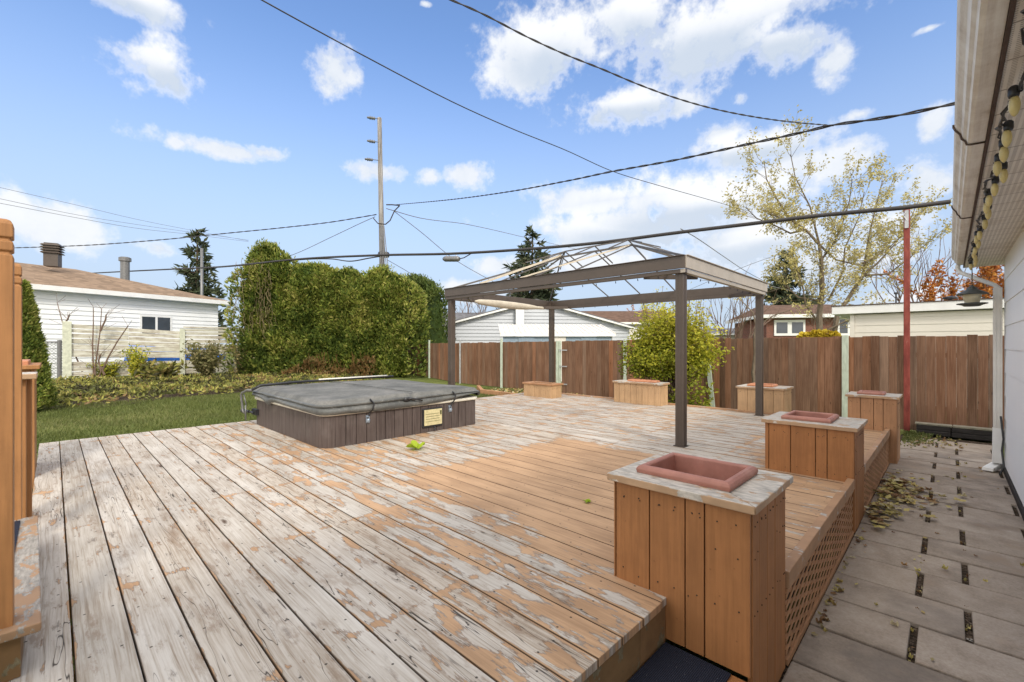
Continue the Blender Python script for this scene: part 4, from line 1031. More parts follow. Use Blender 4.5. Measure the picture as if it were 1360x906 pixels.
def slat_fence():
    T=thing('slat_fence',(FXX,3,-.1),'peeling white horizontal slat fence with gaps behind the flower bed','fence')
    y0,_=onX(89,FXX); y1,_=onX(242,FXX); y2=7.6
    def top(y): return 2.04-.22*sst(y0,y1,y)-.0*(y-y1)
    for i,y in enumerate((y0,y1,y2)):
        m=MB(); h=(.10,.07,.07)[min(i,2)]*1.2; zt=top(y)+(.06 if i==0 else .10); m.box(FXX-.02,FXX+.10,y-h,y+h,-.3,zt); m.build('fence_post',M['slatpost'],T,bevel=.01)
    for a,b in ((y0,y1),(y1,y2)):
        m=MB()
        rows=[(.05,.27),(.31,.60),(.84,1.04),(1.09,1.27),(1.31,1.46),(1.50,1.63),(1.67,1.78),(1.82,1.92),(1.95,2.02)] if a!=y0 else [(.04,.24),(.27,.42),(.45,.63),(.67 if b-a<2 else .80,1.04),(1.08,1.27),(1.30,1.47),(1.51,1.66),(1.70,1.83),(1.87,2.01)]
        for z,zz in rows:
            for (ya,yb) in ((a+.05,a+(b-a)*.5),(a+(b-a)*.5+.01,b)):
                m.cr=rnd.random(); e0=rnd.uniform(-.015,.015); e1=rnd.uniform(-.02,.02)
                f0=(top(b)-top(a))*(z/2.0)*(ya-a)/(b-a)+e0; f1=(top(b)-top(a))*(z/2.0)*(yb-a)/(b-a)+e1
                xo=rnd.uniform(-.006,.006)
                m.prism([(FXX-.045+xo,ya,z+f0),(FXX-.022+xo,ya,z+f0),(FXX-.022+xo,ya,zz+f0),(FXX-.045+xo,ya,zz+f0)],[(FXX-.045+xo,yb,z+f1),(FXX-.022+xo,yb,z+f1),(FXX-.022+xo,yb,zz+f1),(FXX-.045+xo,yb,zz+f1)])
        m.build('slats',M['slat'],T)
slat_fence()
def chain_fence():
    y1,_=onX(86,FXX+.1); y0=y1-3.2
    T=thing('chain_link_fence',(FXX,y0,-.1),'grey chain link fence left of the slat fence','fence')
    m=MB(); k=0; z0,z1=-.1,1.35; y=y0
    while y<y1+1.45:
        for s in (1,-1):
            ya=y; yb=y-1.45*s if False else y-1.45
            a=(FXX,y if s>0 else y-1.45,z0); b=(FXX,y-1.45 if s>0 else y,z1)
            def cl(p,q):
                p=Vector(p); q=Vector(q)
                if p.y>q.y: p,q=q,p
                if q.y<y0 or p.y>y1: return None
                if p.y<y0: p=p.lerp(q,(y0-p.y)/(q.y-p.y))
                if q.y>y1: q=q.lerp(p,(q.y-y1)/(q.y-p.y))
                return p,q
            r=cl(a,b)
            if r and (r[1]-r[0]).length>.05: m.tube([r[0],r[1]],.007,3)
        y+=.10
    m.build('mesh',M['chain'],T)
    m=MB(); m.tube([(FXX,y0,z1),(FXX,y1,z1)],.03,6); m.build('top_rail',M['greymetal'],T)
    for y in (onX(79,FXX)[0],y0): m=MB(); m.tube([(FXX+.03,y,-.2),(FXX+.03,y,1.42)],.06,8); m.build('fence_post',M['greymetal'],T)
chain_fence()
def tarp():
    a=ad(170,478,19.5); b=ad(292,478,23.5); T=thing('covered_trailer',tuple((a+b)/2),'low trailer under a bright blue tarp, seen through the slat fence','trailer')
    X0=FXX-2.2; ya,_=onX(168,FXX-.6); yb,_=onX(298,FXX-.6); m=MB(); n=26
    vs=[]
    for i in range(n+1):
        y=ya+(yb-ya)*i/n; h=1.05+.12*math.sin(i*.4)+.06*mn.noise((i*.5,0,0))-.5*(1 if i in(0,n) else 0)
        for (x,z) in ((FXX-.35,.42),(FXX-.45,.72),(FXX-.7,h*.95),(FXX-1.3,h+.1),(FXX-1.9,h*.9),(FXX-2.1,.5)): vs.append((x,y,z+.03*mn.noise((y*2,x*2,0))))
    m.add(vs,[(i*6+j,i*6+j+1,(i+1)*6+j+1,(i+1)*6+j) for i in range(n) for j in range(5)]+[(0,1,2,3,4,5),tuple(n*6+5-j for j in range(6))])
    m.build('tarp',M['tarp'],T,smooth=True)
    m=MB(); m.box(FXX-2.0,FXX-.42,ya+.1,yb-.1,.22,.5); m.build('trailer_bed',M['black'],T)
    for y in (ya+.9,yb-1.3):
        for k in (0,.75):
            m=MB(); m.tube([(FXX-.62,y+k,.2),(FXX-.40,y+k,.2)],.30,14); m.build('wheel',M['black'],T)
tarp()

# ================================================================ HOUSES BEHIND THE FENCE
def prism_house(T,front,depth,ze,zr,wallmat,roofmat,ov=.3,zb=-.45,gable=True,name='wall'):
    # front: two plan points (left,right) seen from camera; gable faces the camera
    a=Vector(front[0]); b=Vector(front[1]); u=(b-a).normalized(); w=Vector((-u.y,u.x,0)); mid=(a+b)/2
    def Q(p,z): return Vector((p.x,p.y,z))
    m=MB()
    A=[Q(a,zb),Q(b,zb),Q(b,ze),Q(mid,zr),Q(a,ze)]
    B=[p+w*depth for p in A]
    m.prism(A[::-1],B[::-1])
    W=m.build(name,M[wallmat],T)
    m=MB(); sl=(zr-ze)/((b-a).length/2); t=.10
    for s,e in ((1,a),(-1,b)):
        eo=e-u*s*ov; p=[Q(eo,ze-sl*ov+.01),Q(mid,zr+.01),Q(mid,zr+t),Q(eo,ze-sl*ov+t)]
        p=[q-w*ov for q in p]; m.prism(p,[q+w*(depth+2*ov) for q in p])
    R_=m.build('roof',M[roofmat],T)
    return u,w,Q,a,b,mid
def white_garage():
    a=cam((582-CX)/FL*24,24,0); b=cam((836-CX)/FL*25,25,0)
    T=thing('white_garage',tuple((a+b)/2),'white sided garage with a low gable, behind the fence and gazebo','garage')
    ze=zpx(434,24); zr=zpx(400,24.5)
    u,w,Q,a,b,mid=prism_house(T,(a,b),8,ze,zr,'white_trim','grey_roof',.28)
    m=MB(); z=-.4; L=(b-a).length
    while z<zr-.15:
        zz=z+.19
        f=max(0,(zz-ze)/(zr-ze))*L/2 if zz>ze else 0
        p0=a+u*(f+.02); p1=b-u*(f+.02)
        m.add([Q(p0,z)-w*.045,Q(p1,z)-w*.045,Q(p1,zz)-w*.006,Q(p0,zz)-w*.006,Q(p0,z)-w*.004,Q(p1,z)-w*.004],[(0,1,2,3),(0,4,5,1)]); z=zz
    m.build('siding',M['shaded_siding'],T)
    # chase strip
    c=cam((690-CX)/FL*24.2,24.2,0); m=MB(); m.prism([Q(c-u*.22,-.4)-w*.25,Q(c+u*.22,-.4)-w*.25,Q(c+u*.22,-.4),Q(c-u*.22,-.4)][::-1],[Q(c-u*.22,zpx(403,24.2))-w*.25,Q(c+u*.22,zpx(403,24.2))-w*.25,Q(c+u*.22,zpx(403,24.2)),Q(c-u*.22,zpx(403,24.2))][::-1]); m.build('chimney_chase',M['white_trim'],T)
    # rake boards
    m=MB()
    for e,s in ((a,1),(b,-1)):
        eo=e-u*s*.28; sl=(zr-ze)/(L/2); m.bar(Q(eo,ze-sl*.28-.01)-w*.30,Q(mid,zr-.01)-w*.30,.04,.09)
    m.build('rake_board',M['white_trim'],T)
white_garage()
def lean_to():
    T=thing('metal_shed',tuple(cam(1.5,20,-.4)),'low shed with ribbed white metal roof and blue grey sliding panels, just past the fence','shed')
    f0=cam((668-CX)/FL*20,20,0); f1=cam((813-CX)/FL*20.3,20.3,0); u=(f1-f0).normalized(); w=Vector((-u.y,u.x,0)); D=2.6
    zf=zpx(444,20); zb_=zf+.52
    def Q(p,z): return Vector((p.x,p.y,z))
    m=MB(); o=.12; p0=f0-u*o-w*o; p1=f1+u*o-w*o; q0=p0+w*(D+o); q1=p1+w*(D+o)
    m.prism([Q(p0,zf),Q(p1,zf),Q(q1,zb_),Q(q0,zb_)],[Q(p0,zf+.03),Q(p1,zf+.03),Q(q1,zb_+.03),Q(q0,zb_+.03)])
    n=22
    for i in range(n+1):
        s=p0.lerp(p1,i/n); e=q0.lerp(q1,i/n); m.bar(Q(s,zf+.045),Q(e,zb_+.045),.05,.05)
    m.build('roof',M['old_white'],T)
    m=MB(); m.bar(Q(p0,zf-.03),Q(p1,zf-.03),.03,.12); m.build('fascia',M['white_trim'],T)
    m=MB(); m.prism([Q(f1,-.4),Q(f1+w*D,-.4),Q(f1+w*D,zb_-.03),Q(f1,zf-.06)],[Q(f1-u*.05,-.4),Q(f1+w*D-u*.05,-.4),Q(f1+w*D-u*.05,zb_-.03),Q(f1-u*.05,zf-.06)]); 
    k=14
    for i in range(k):
        p=f1+w*(D*(i+.5)/k)+u*.015; m.bar(Q(p,-.4),Q(p,zf-.07+(zb_-zf)*(i+.5)/k),.05,.03)
    m.build('end_panel',M['white_trim'],T)
    for i in range(7):
        a=f0+(f1-f0)*(i/7); b=f0+(f1-f0)*((i+1)/7); off=-w*(.03 if i%2 else 0); m=MB()
        m.prism([Q(a,-.4)+off,Q(b,-.4)+off,Q(b,-.4)+off+w*.02,Q(a,-.4)+off+w*.02][::-1],[Q(a,zf-.1)+off,Q(b,zf-.1)+off,Q(b,zf-.1)+off+w*.02,Q(a,zf-.1)+off+w*.02][::-1]); m.build('sliding_panel',M['galv_blue'] if i not in (3,) else M['old_white'],T)
lean_to()
def right_garage():
    Y=16.2; xa=onY(1131,Y)[0]; xb=3.0
    T=thing('beige_garage',(xa+2,Y+2,-.45),'low beige sided garage with white flat roof edge, behind the right fence','garage')
    m=MB(); z=-.4; ze=2.12
    while z<ze:
        zz=min(z+.2,ze); m.add([(xa,Y-.014,z),(xb,Y-.014,z),(xb,Y-.004,zz),(xa,Y-.004,zz),(xa,Y,z),(xb,Y,z)],[(0,1,2,3),(0,4,5,1)])
        m.add([(xa-.025,Y,z),(xa-.025,Y+6,z),(xa-.004,Y+6,zz),(xa-.004,Y,zz)],[(0,3,2,1)]); z=zz
    m.box(xa,xb,Y,Y+6,-.4,ze); m.build('siding_wall',M['beige_siding'],T)
    m=MB(); m.box(xa-.03,xa+.07,Y-.045,Y-.026,-.4,ze); m.build('corner_trim',M['beige_siding'],T)
    m=MB(); m.box(xa-.45,xb+.5,Y-.16,Y+6.4,2.14,2.37); m.build('roof_fascia',M['white_trim'],T,bevel=.01)
    m=MB(); m.box(xa-.47,xb+.5,Y-.18,Y+6.4,2.372,2.395); m.build('roof_edge',M['dark_edge'],T)
    for px in (1262,1190):
        x=onY(px,Y+1.5)[0]; m=MB(); m.lathe((x,Y+1.5,2.425),[(.05,0),(.05,.1),(.16,.12),(.16,.17),(.05,.2)] if px==1262 else [(.02,0),(.02,.34),(.05,.35),(.05,.4)],10); m.build('roof_vent',M['black'],T)
right_garage()
def brick_house():
    T=thing('brick_house',tuple(cam(16,28,-.4)),'red brick bungalow with brown roof and white windows behind the willow','house')
    d=28; a=cam((1018-CX)/FL*d,d,0); b=cam((1200-CX)/FL*(d-1.5),d-1.5,0); u=(b-a).normalized(); w=Vector((-u.y,u.x,0))
    def Q(p,z): return Vector((p.x,p.y,z))
    ze=zpx(423,d)
    m=MB(); m.prism([Q(a,-.4),Q(b,-.4),Q(b+w*7,-.4),Q(a+w*7,-.4)],[Q(a,ze),Q(b,ze),Q(b+w*7,ze),Q(a+w*7,ze)]); m.build('wall',M['brick'],T)
    m=MB(); a2=a-u*.5-w*.5; b2=b+u*.5-w*.5; c2=b2+w*8; d2=a2+w*8; R0=Q(a2+w*4+u*1.2,ze+1.1); R1=Q(b2+w*4-u*3,ze+1.1)
    m.add([Q(a2,ze+.2),Q(b2,ze+.2),Q(c2,ze+.2),Q(d2,ze+.2),R0,R1],[(0,1,5,4),(1,2,5),(2,3,4,5),(3,0,4),(0,3,2,1)]); m.build('roof',M['dark_roof'],T)
    m=MB(); m.bar(Q(a2,ze+.11),Q(b2,ze+.11),.05,.2); m.bar(Q(a2,ze+.11),Q(d2,ze+.11),.05,.2); m.prism([Q(a2,ze),Q(b2,ze),Q(b2+w*.6,ze),Q(a2+w*.6,ze)],[Q(a2,ze+.03),Q(b2,ze+.03),Q(b2+w*.6,ze+.03),Q(a2+w*.6,ze+.03)]); m.build('eave',M['white_trim'],T)
    for p0,p1,y0,y1 in ((1029,1067,425,446),(1113,1128,421,446)):
        dd=d-.15-(p0-1018)/182*1.5; A=cam((p0-CX)/FL*dd,dd,0); B=cam((p1-CX)/FL*dd,dd,0)
        uu=(B-A).normalized(); A=a+u*((A-a).dot(u)); B=a+u*((B-a).dot(u))
        z0,z1=zpx(y1,dd),zpx(y0,dd); m=MB(); m.prism([Q(A,z0)-w*.08,Q(B,z0)-w*.08,Q(B,z0),Q(A,z0)],[Q(A,z1)-w*.08,Q(B,z1)-w*.08,Q(B,z1),Q(A,z1)]); fo=m.build('window',M['white_trim'],T)
        L=(B-A).length; n=2 if L>1.2 else 1
        for i in range(n):
            s=A+u*(L*i/n+.12); e=A+u*(L*(i+1)/n-.12); m=MB(); m.add([Q(s,z0+.15)-w*.085,Q(e,z0+.15)-w*.085,Q(e,z1-.15)-w*.085,Q(s,z1-.15)-w*.085],[(0,1,2,3)]); m.build('pane',M['glass'],fo)
brick_house()
def far_roofs():
    for nm,lab,p0,p1,yt,yb,d,mat in (('far_house','brown roofed far house between the white garage and the yellow shrub',770,905,413,428,36,'dark_roof'),
                         ('far_house','grey roofed far house beside the left gazebo post, behind the white garage',560,660,415,431,34,'grey_roof'),
                         ('far_house','low dark roofed far house left of the brick bungalow, behind bare branches',935,1012,436,443,45,'grey_roof')):
        a=cam((p0-CX)/FL*d,d,0); b=cam((p1-CX)/FL*d,d,0); u=(b-a).normalized(); w=Vector((-u.y,u.x,0)); T=thing(nm,tuple((a+b)/2),lab,'house')
        def Q(p,z): return Vector((p.x,p.y,z))
        ze,zr=zpx(yb,d),zpx(yt,d+3)
        m=MB(); m.prism([Q(a+u*.4+w*.4,-.4),Q(b-u*.4+w*.4,-.4),Q(b-u*.4+w*6,-.4),Q(a+u*.4+w*6,-.4)],[Q(a+u*.4+w*.4,ze),Q(b-u*.4+w*.4,ze),Q(b-u*.4+w*6,ze),Q(a+u*.4+w*6,ze)]); m.build('wall',M['beige_siding'],T)
        m=MB(); m.add([Q(a,ze),Q(b,ze),Q(b+w*6.5,ze),Q(a+w*6.5,ze),Q(a+w*3.2+u*.3,zr),Q(b+w*3.2-u*.3,zr)],[(0,1,5,4),(1,2,5),(2,3,4,5),(3,0,4),(0,3,2,1)]); m.build('roof',M[mat],T)
        m=MB(); m.bar(Q(a,ze-.08)-w*.02,Q(b,ze-.08)-w*.02,.04,.16); m.build('fascia',M['white_trim'],T)
far_roofs()
# ================================================================ VEGETATION
def spray(m,p,out,s,n=5,droop=.0):
    # a small fan of needles / scale leaves
    for _ in range(n):
        d=Vector(out)+Vector((rnd.gauss(0,.5),rnd.gauss(0,.5),rnd.gauss(0,.5)-droop)); l=s*rnd.uniform(.6,1.3)
        m.cr=min(1,max(0,rnd.gauss(m.base,.28))); m.leaf(p,d,l*.34,l*1.1)
def cedar_row(T,pts,tops,rad,n,matname,size=.17,core=True,zb=-.25,base0=.5):
    # pts: plan polyline (Vector), tops: height at each
    L=[0]
    for a,b in zip(pts[:-1],pts[1:]): L.append(L[-1]+(b-a).length)
    tot=L[-1]
    def atS(s):
        i=0
        while i<len(L)-2 and s>L[i+1]: i+=1
        t=(s-L[i])/(L[i+1]-L[i]); p=pts[i].lerp(pts[i+1],t); return p,(pts[i+1]-pts[i]).normalized(),tops[i]+(tops[i+1]-tops[i])*t
    m=MB(); m.base=base0
    crowns=[]
    s=0
    def surf(s,h,side):
        p,d,top=atS(s); nrm=Vector((d.y,-d.x,0))*side
        prof=rad*(1-.12*(h))*(1-max(0,(h-.72)/.28)**2.2*.85)*(.86+.14*min(1,h/.08))
        bump=.36*mn.noise((s*.9,h*top*.55,side*3))+.24*mn.noise((s*2.3,h*top*1.6,side*7))+.09*mn.noise((s*5,h*top*4,side*9))
        flute=.10*math.sin(s*2*math.pi/1.25)
        return p+nrm*(prof+(bump+flute)*min(1,(1.05-h)*4)), nrm, top
    for _ in range(n):
        s=rnd.uniform(0,tot); h=rnd.random()**.85; side=1 if rnd.random()<.72 else -1
        q,nrm,top=surf(s,h,side)
        q=q-nrm*rnd.random()**2*.35
        z=zb+(top-zb)*h+rnd.gauss(0,.05)
        q=Vector((q.x,q.y,z)); b=.5+.9*mn.noise((q.x*1.1,q.y*1.1,z*1.1)); m.base=base0*.4+b*.55
        spray(m,q,nrm*.7+Vector((0,0,.75)),size*rnd.uniform(.7,1.25),4)
    # leading shoots at the top
    k=int(tot/.055)
    for i in range(k):
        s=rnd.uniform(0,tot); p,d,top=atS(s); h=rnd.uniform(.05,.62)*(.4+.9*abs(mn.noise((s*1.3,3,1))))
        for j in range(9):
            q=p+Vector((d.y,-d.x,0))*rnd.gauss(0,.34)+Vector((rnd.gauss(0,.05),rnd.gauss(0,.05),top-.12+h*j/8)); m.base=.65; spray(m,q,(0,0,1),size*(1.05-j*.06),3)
    # ends
    for e,sg in ((0,-1),(tot,1)):
        p,d,top=atS(e)
        for _ in range(int(n*.10)):
            a=rnd.uniform(-1.57,1.57); h=rnd.random()**.9; r=rad*(1-.12*h)*(1-max(0,(h-.72)/.28)**2.2*.85)+.2*mn.noise((a*2,h*6,e))
            nn=(d*sg*math.cos(a)+Vector((d.y,-d.x,0))*math.sin(a)); q=p+nn*r*rnd.uniform(.75,1.05); q.z=zb+(top-zb)*h; m.base=.5+.5*mn.noise((q.x,q.y,q.z)); spray(m,q,nn*.7+Vector((0,0,.7)),size,4)
    m.build('foliage',M[matname],T)
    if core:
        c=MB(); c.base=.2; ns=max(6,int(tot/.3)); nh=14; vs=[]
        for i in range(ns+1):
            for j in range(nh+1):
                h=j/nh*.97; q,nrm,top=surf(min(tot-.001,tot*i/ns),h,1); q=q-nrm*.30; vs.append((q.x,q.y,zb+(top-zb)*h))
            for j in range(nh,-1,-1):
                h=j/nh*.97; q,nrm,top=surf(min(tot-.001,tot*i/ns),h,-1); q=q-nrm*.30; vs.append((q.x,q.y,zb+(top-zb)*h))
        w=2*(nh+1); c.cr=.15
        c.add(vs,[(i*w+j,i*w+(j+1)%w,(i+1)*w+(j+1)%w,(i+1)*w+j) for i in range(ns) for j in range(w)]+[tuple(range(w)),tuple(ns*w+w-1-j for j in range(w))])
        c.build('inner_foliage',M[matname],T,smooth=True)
    t=MB(); s=.5
    while s<tot: p,d,top=atS(s); t.tube([(p.x,p.y,zb-.2),(p.x,p.y,top*.6)],[.10,.04],6); s+=1.2
    t.build('trunks',M['bark'],T)
HL=Vector((-22.2,6.0,0)); HR=Vector((-17.6,12.1,0))
def hp(px):
    k=(px-CX)/FL
    # intersection of pixel column with hedge line
    D=Vector((FX+k*RX,FY+k*RY,0)); e=HR-HL; det=D.x*(-e.y)+e.x*D.y; t=(HL.x*(-e.y)+e.x*HL.y)/det; return D*t,t
def hedge(label,cols,n,mat,rad,nm='cedar_hedge',base0=.5,size=.17):
    pts=[];tops=[]
    for px,py in cols:
        p,d=hp(px); pts.append(p); tops.append(zpx(py,d-rad*.3))
    T=thing(nm,tuple(pts[0]),label,'hedge' if 'hedge' in nm else 'tree'); cedar_row(T,pts,tops,rad,n,mat,size=size,base0=base0); return T
T=hedge('tall cedar at the left end of the hedge, hung with dry brown vines',[(331,352),(336,338),(344,327),(360,324),(374,334),(388,346)],5200,'cedar',.85,'cedar_tree',base0=.35)
m=MB()
for _ in range(70):
    px=rnd.uniform(328,376); p,d=hp(px); n=Vector((RX*.0-FX,-FY,0)); z=rnd.uniform(2.6,5.0); q=p+n*rnd.uniform(.85,1.05); q.z=z
    pts=[q.copy()]
    dx=rnd.uniform(-.3,.3)
    for k in range(7): q=q+Vector((dx*.2+rnd.gauss(0,.06),rnd.gauss(0,.06),-rnd.uniform(.03,.28))); pts.append(q.copy())
    m.tube(pts,.008,3)
m.build('dry_vine',M['vine'],T)
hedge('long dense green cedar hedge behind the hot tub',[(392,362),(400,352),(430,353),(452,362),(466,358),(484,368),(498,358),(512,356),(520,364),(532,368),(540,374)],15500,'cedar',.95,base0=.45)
T=thing('cedar_tree',(onY(566,13.6)[0],13.6,-.4),'darker green cedar behind the left end of the board fence, next to the gazebo','tree')
pp=[(546,372),(554,368),(562,374),(571,376),(580,386)]
cedar_row(T,[Vector((onY(x,13.7)[0],13.7,0)) for x,y in pp],[zpx(y,onY(x,13.7)[1]) for x,y in pp],.95,3800,'cedar_dark',size=.19,base0=.45,zb=-.4)
# rusty twigs at the hedge foot
def rusty():
    m=MB(); 
    for _ in range(650):
        px=rnd.uniform(395,510); p,d=hp(px); q=p-Vector((FX,FY,0))*rnd.uniform(.95,1.45); hmax=.95+.5*math.sin((px-415)*.09); q.z=-.15+rnd.random()*max(.2,hmax*.6)
        m.base=rnd.random(); spray(m,q,(rnd.gauss(0,.4),rnd.gauss(0,.4),1),.15,3)
    for _ in range(50):
        px=rnd.uniform(415,498); p,d=hp(px); q=p-Vector((FX,FY,0))*1.2; q.z=-.2; m.cr=.2; m.tube([q,q+Vector((rnd.gauss(0,.2),rnd.gauss(0,.2),rnd.uniform(.5,1.2)))],.012,3)
    tag(m.build('rusty_bush',M['rust']),'rusty orange brown low bush at the foot of the cedar hedge, behind the tub','bush')
rusty()
def cone_cedar():
    p=ad(30,458,9.2); T=thing('cedar_shrub',(p.x,p.y,-.1),'pointed bright green cedar shrub behind the left deck posts','shrub'); p.z=0
    m=MB()
    for _ in range(5200):
        h=rnd.random()**.8; a=rnd.uniform(0,6.28); r=.50*(1-h)**.8*(.9+.25*mn.noise((math.cos(a)*2,math.sin(a)*2,h*6)))*rnd.uniform(.75,1.05)+.02
        q=Vector((p.x+r*math.cos(a),p.y+r*math.sin(a),-.1+h*2.6)); m.base=.5+.4*mn.noise(q*2); spray(m,q,(math.cos(a)*.5,math.sin(a)*.5,1),.09,4)
    m.build('foliage',M['cedar'],T)
    m=MB(); m.tube([(p.x,p.y,-.2),(p.x,p.y,2.2)],[.05,.01],6); m.build('trunk',M['bark'],T)
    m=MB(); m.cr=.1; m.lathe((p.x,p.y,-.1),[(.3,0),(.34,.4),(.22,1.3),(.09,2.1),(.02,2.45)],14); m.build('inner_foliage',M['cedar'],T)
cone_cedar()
def conifer(name,label,px,ybase,ytop,d,wpx,n=26,sparse=0.0,mat='spruce',size=.32,top_ball=False,seed=1,asym=0):
    rr=random.Random(seed); b=ad(px,ybase,d); t=ad(px,ytop,d); base=Vector((b.x,b.y,-.3)); Hh=t.z-base.z; T=thing(name,tuple(base),label,'tree')
    m=MB(); m.tube([base,(base.x,base.y,t.z-.1)],[.22,.03],8); m.build('trunk',M['bark'],T)
    f=MB(); br=MB(); Rm=wpx/2/FL*d; zb=base.z+Hh*.12
    for i in range(n):
        h=i/(n-1); z=zb+(t.z-.15-zb)*h; r=Rm*(1-h)**.85*(1 if not top_ball else (.55+.45*abs(math.sin(h*5+1)))); k=max(3,int(9*(1-h)+3))
        for j in range(k):
            if rr.random()<sparse*(.5+.5*math.sin(h*9)): continue
            a=rr.uniform(0,6.28); L=max(.12,r*rr.uniform(.55,1.12)); zz=z+rr.uniform(-.12,.12)*Hh/n*3
            dirv=Vector((math.cos(a),math.sin(a),0)); 
            p0=Vector((base.x,base.y,zz)); steps=max(2,int(L/.22)); pts=[]
            for q in range(steps+1):
                u=q/steps; pts.append(p0+dirv*L*u+Vector((0,0,-L*.28*u+L*.20*u*u)))
            br.tube(pts,.02,3,False)
            for q,pp in enumerate(pts[1:]):
                for c in range(3):
                    f.base=.5+.3*rr.uniform(-1,1); spray(f,pp+Vector((rr.gauss(0,.09),rr.gauss(0,.09),rr.gauss(0,.05))),dirv*.8+Vector((0,0,.05)),size*rr.uniform(.6,1.1),3)
    f.build('foliage',M[mat],T); br.build('branches',M['twig'],T)
conifer('spruce_tree','small pointed spruce behind the left neighbour house roof, beside the thin metal mast',262,400,306,32,84,n=24,size=.5,seed=3)
conifer('spruce_tree','open crowned spruce seen above the gazebo roof rods, behind the white garage',707,400,304,30,175,n=30,sparse=.25,size=.44,top_ball=True,seed=5)
conifer('spruce_tree','dense dark spruce left of the willow, behind the brick bungalow',1045,430,334,40,115,n=26,size=.6,seed=9)
def grow(m,leaves,p,d,L,r,depth,rr,leafn,leafs,spread=.55,up=.15,lmin=.0):
    pts=[p]; n=4; q=p.copy(); dd=d.copy()
    for i in range(n):
        dd=(dd+Vector((rr.gauss(0,.10),rr.gauss(0,.10),rr.gauss(0,.08)+up*.12))).normalized(); q=q+dd*L/n; pts.append(q.copy())
    m.tube(pts,[r*(1-.12*i) for i in range(n+1)],5 if r>.03 else 3,False)
    if depth==0 or depth<=lmin:
        for _ in range(leafn):
            t=rr.randint(0,n); a=pts[t]+Vector((rr.gauss(0,.06),rr.gauss(0,.06),rr.gauss(0,.06))); leaves.cr=rr.random(); leaves.leaf(a,(rr.gauss(0,1),rr.gauss(0,1),rr.gauss(-.3,.8)),leafs*.45,leafs*rr.uniform(.7,1.3))
    if depth>0:
        k=rr.choice([2,3,3])
        for _ in range(k):
            nd=(dd+Vector((rr.gauss(0,spread),rr.gauss(0,spread),rr.gauss(0,spread*.7)+up))).normalized(); st=pts[rr.choice([2,3,4,4])]
            grow(m,leaves,st,nd,L*rr.uniform(.6,.85),r*.58,depth-1,rr,leafn,leafs,spread,up,lmin)
def willow():
    rr=random.Random(21); D0=18.5; base=ad(1092,458,D0); base.z=-.4
    T=thing('willow_tree',tuple(base),'tall half bare tree with sparse pale yellow leaves, behind the right fence','tree')
    m=MB(); lv=MB()
    def P(px,py,dd=0): return ad(px,py,D0+dd)
    limbs=[ [(1090,455),(1088,420),(1092,385),(1091,350),(1088,325),(1070,305),(1050,292),(1020,284)],
            [(1088,325),(1082,300),(1076,275),(1066,255),(1056,235),(1050,205)],
            [(1091,345),(1108,322),(1118,300),(1128,268),(1132,238)],
            [(1096,450),(1112,418),(1132,388),(1146,366),(1150,340),(1156,305),(1164,272),(1172,240)],
            [(1142,370),(1165,350),(1188,325),(1205,300),(1222,262)],
            [(1146,366),(1180,364),(1205,345),(1235,320)],
            [(1088,325),(1110,345),(1140,352),(1175,335),(1200,310)],
            [(1100,400),(1120,360),(1122,330),(1140,290),(1148,255)],
            [(1070,305),(1050,310),(1030,300),(1005,290),(990,275)],
            [(1050,292),(1030,262),(1018,238),(1015,215)],
            [(1090,400),(1060,395),(1045,380),(1030,385)],
            [(1088,430),(1070,405),(1066,380),(1055,350)],
            [(1096,440),(1120,428),(1150,415)] ]
    for li,l in enumerate(limbs):
        off=rr.uniform(-1.2,1.2); pts=[]; n=len(l)
        for i,(x,y) in enumerate(l): pts.append(P(x,y,off*i/(n-1)))
        if li in (0,3): pts[0].z=-.5
        r0={0:.15,3:.12}.get(li,.048); r1=.014
        m.tube(pts,[r0+(r1-r0)*(i/(n-1))**.7 for i in range(n)],7,False)
        for i in range(1,n):
            seg=pts[i]-pts[i-1]
            for _ in range(3 if i>1 or li not in (0,3) else 0):
                st=pts[i-1].lerp(pts[i],rr.random()); d=(seg.normalized()+Vector((rr.gauss(0,.6),rr.gauss(0,.6),rr.gauss(.2,.4)))).normalized()
                grow(m,lv,st,d,rr.uniform(.5,1.0),.010,2,rr,9,.125,.5,.16,1)
    # thin epicormic twigs near the fork
    for _ in range(70):
        st=P(rr.uniform(1075,1105),rr.uniform(375,450),rr.uniform(-.3,.3)); m.tube([st,st+Vector((rr.gauss(0,.25),rr.gauss(0,.25),rr.uniform(.3,.9)))],.006,3,False)
    m.build('trunk_and_limbs',M['bark_pale'],T); lv.build('leaves',M['willow'],T)
willow()
def bare(name,label,px,yb,yt,d,n,seed,spread=.35,mat='twig',leaf=None,w=1.0,cat='tree',r0=.07,nl=4):
    rr=random.Random(seed); b=ad(px,yb,d); b.z=-.35; top=zpx(yt,d); T=thing(name,tuple(b),label,cat); m=MB(); lv=MB()
    Hh=top-b.z
    for i in range(n):
        a=rr.uniform(0,6.28); d_=Vector((math.cos(a)*spread*w,math.sin(a)*spread*w,1)).normalized()
        grow(m,lv,b+Vector((rr.gauss(0,.08),rr.gauss(0,.08),0)),d_,Hh*.5,r0,3,rr,nl if leaf else 0,.22 if leaf else .1,.30,.22,1)
    m.build('branches',M[mat],T)
    if leaf: lv.build('leaves',M[leaf],T)
bare('bare_tree','bare grey multi stemmed tree behind the fence, between the two right gazebo posts',975,450,392,26,6,4,.28)
bare('bare_tree','bare pale tree behind the gazebo\'s left post, over the grey roof',618,430,396,38,5,8,.4,r0=.09)
bare('bare_tree','fine bare tree behind the beige garage, left of the orange tree',1222,440,346,32,5,12,.35,r0=.09)
bare('orange_tree','small tree with orange red autumn leaves behind the beige garage, beside the lantern',1292,440,352,28,7,15,.50,leaf='orange_leaf',r0=.08,nl=60)
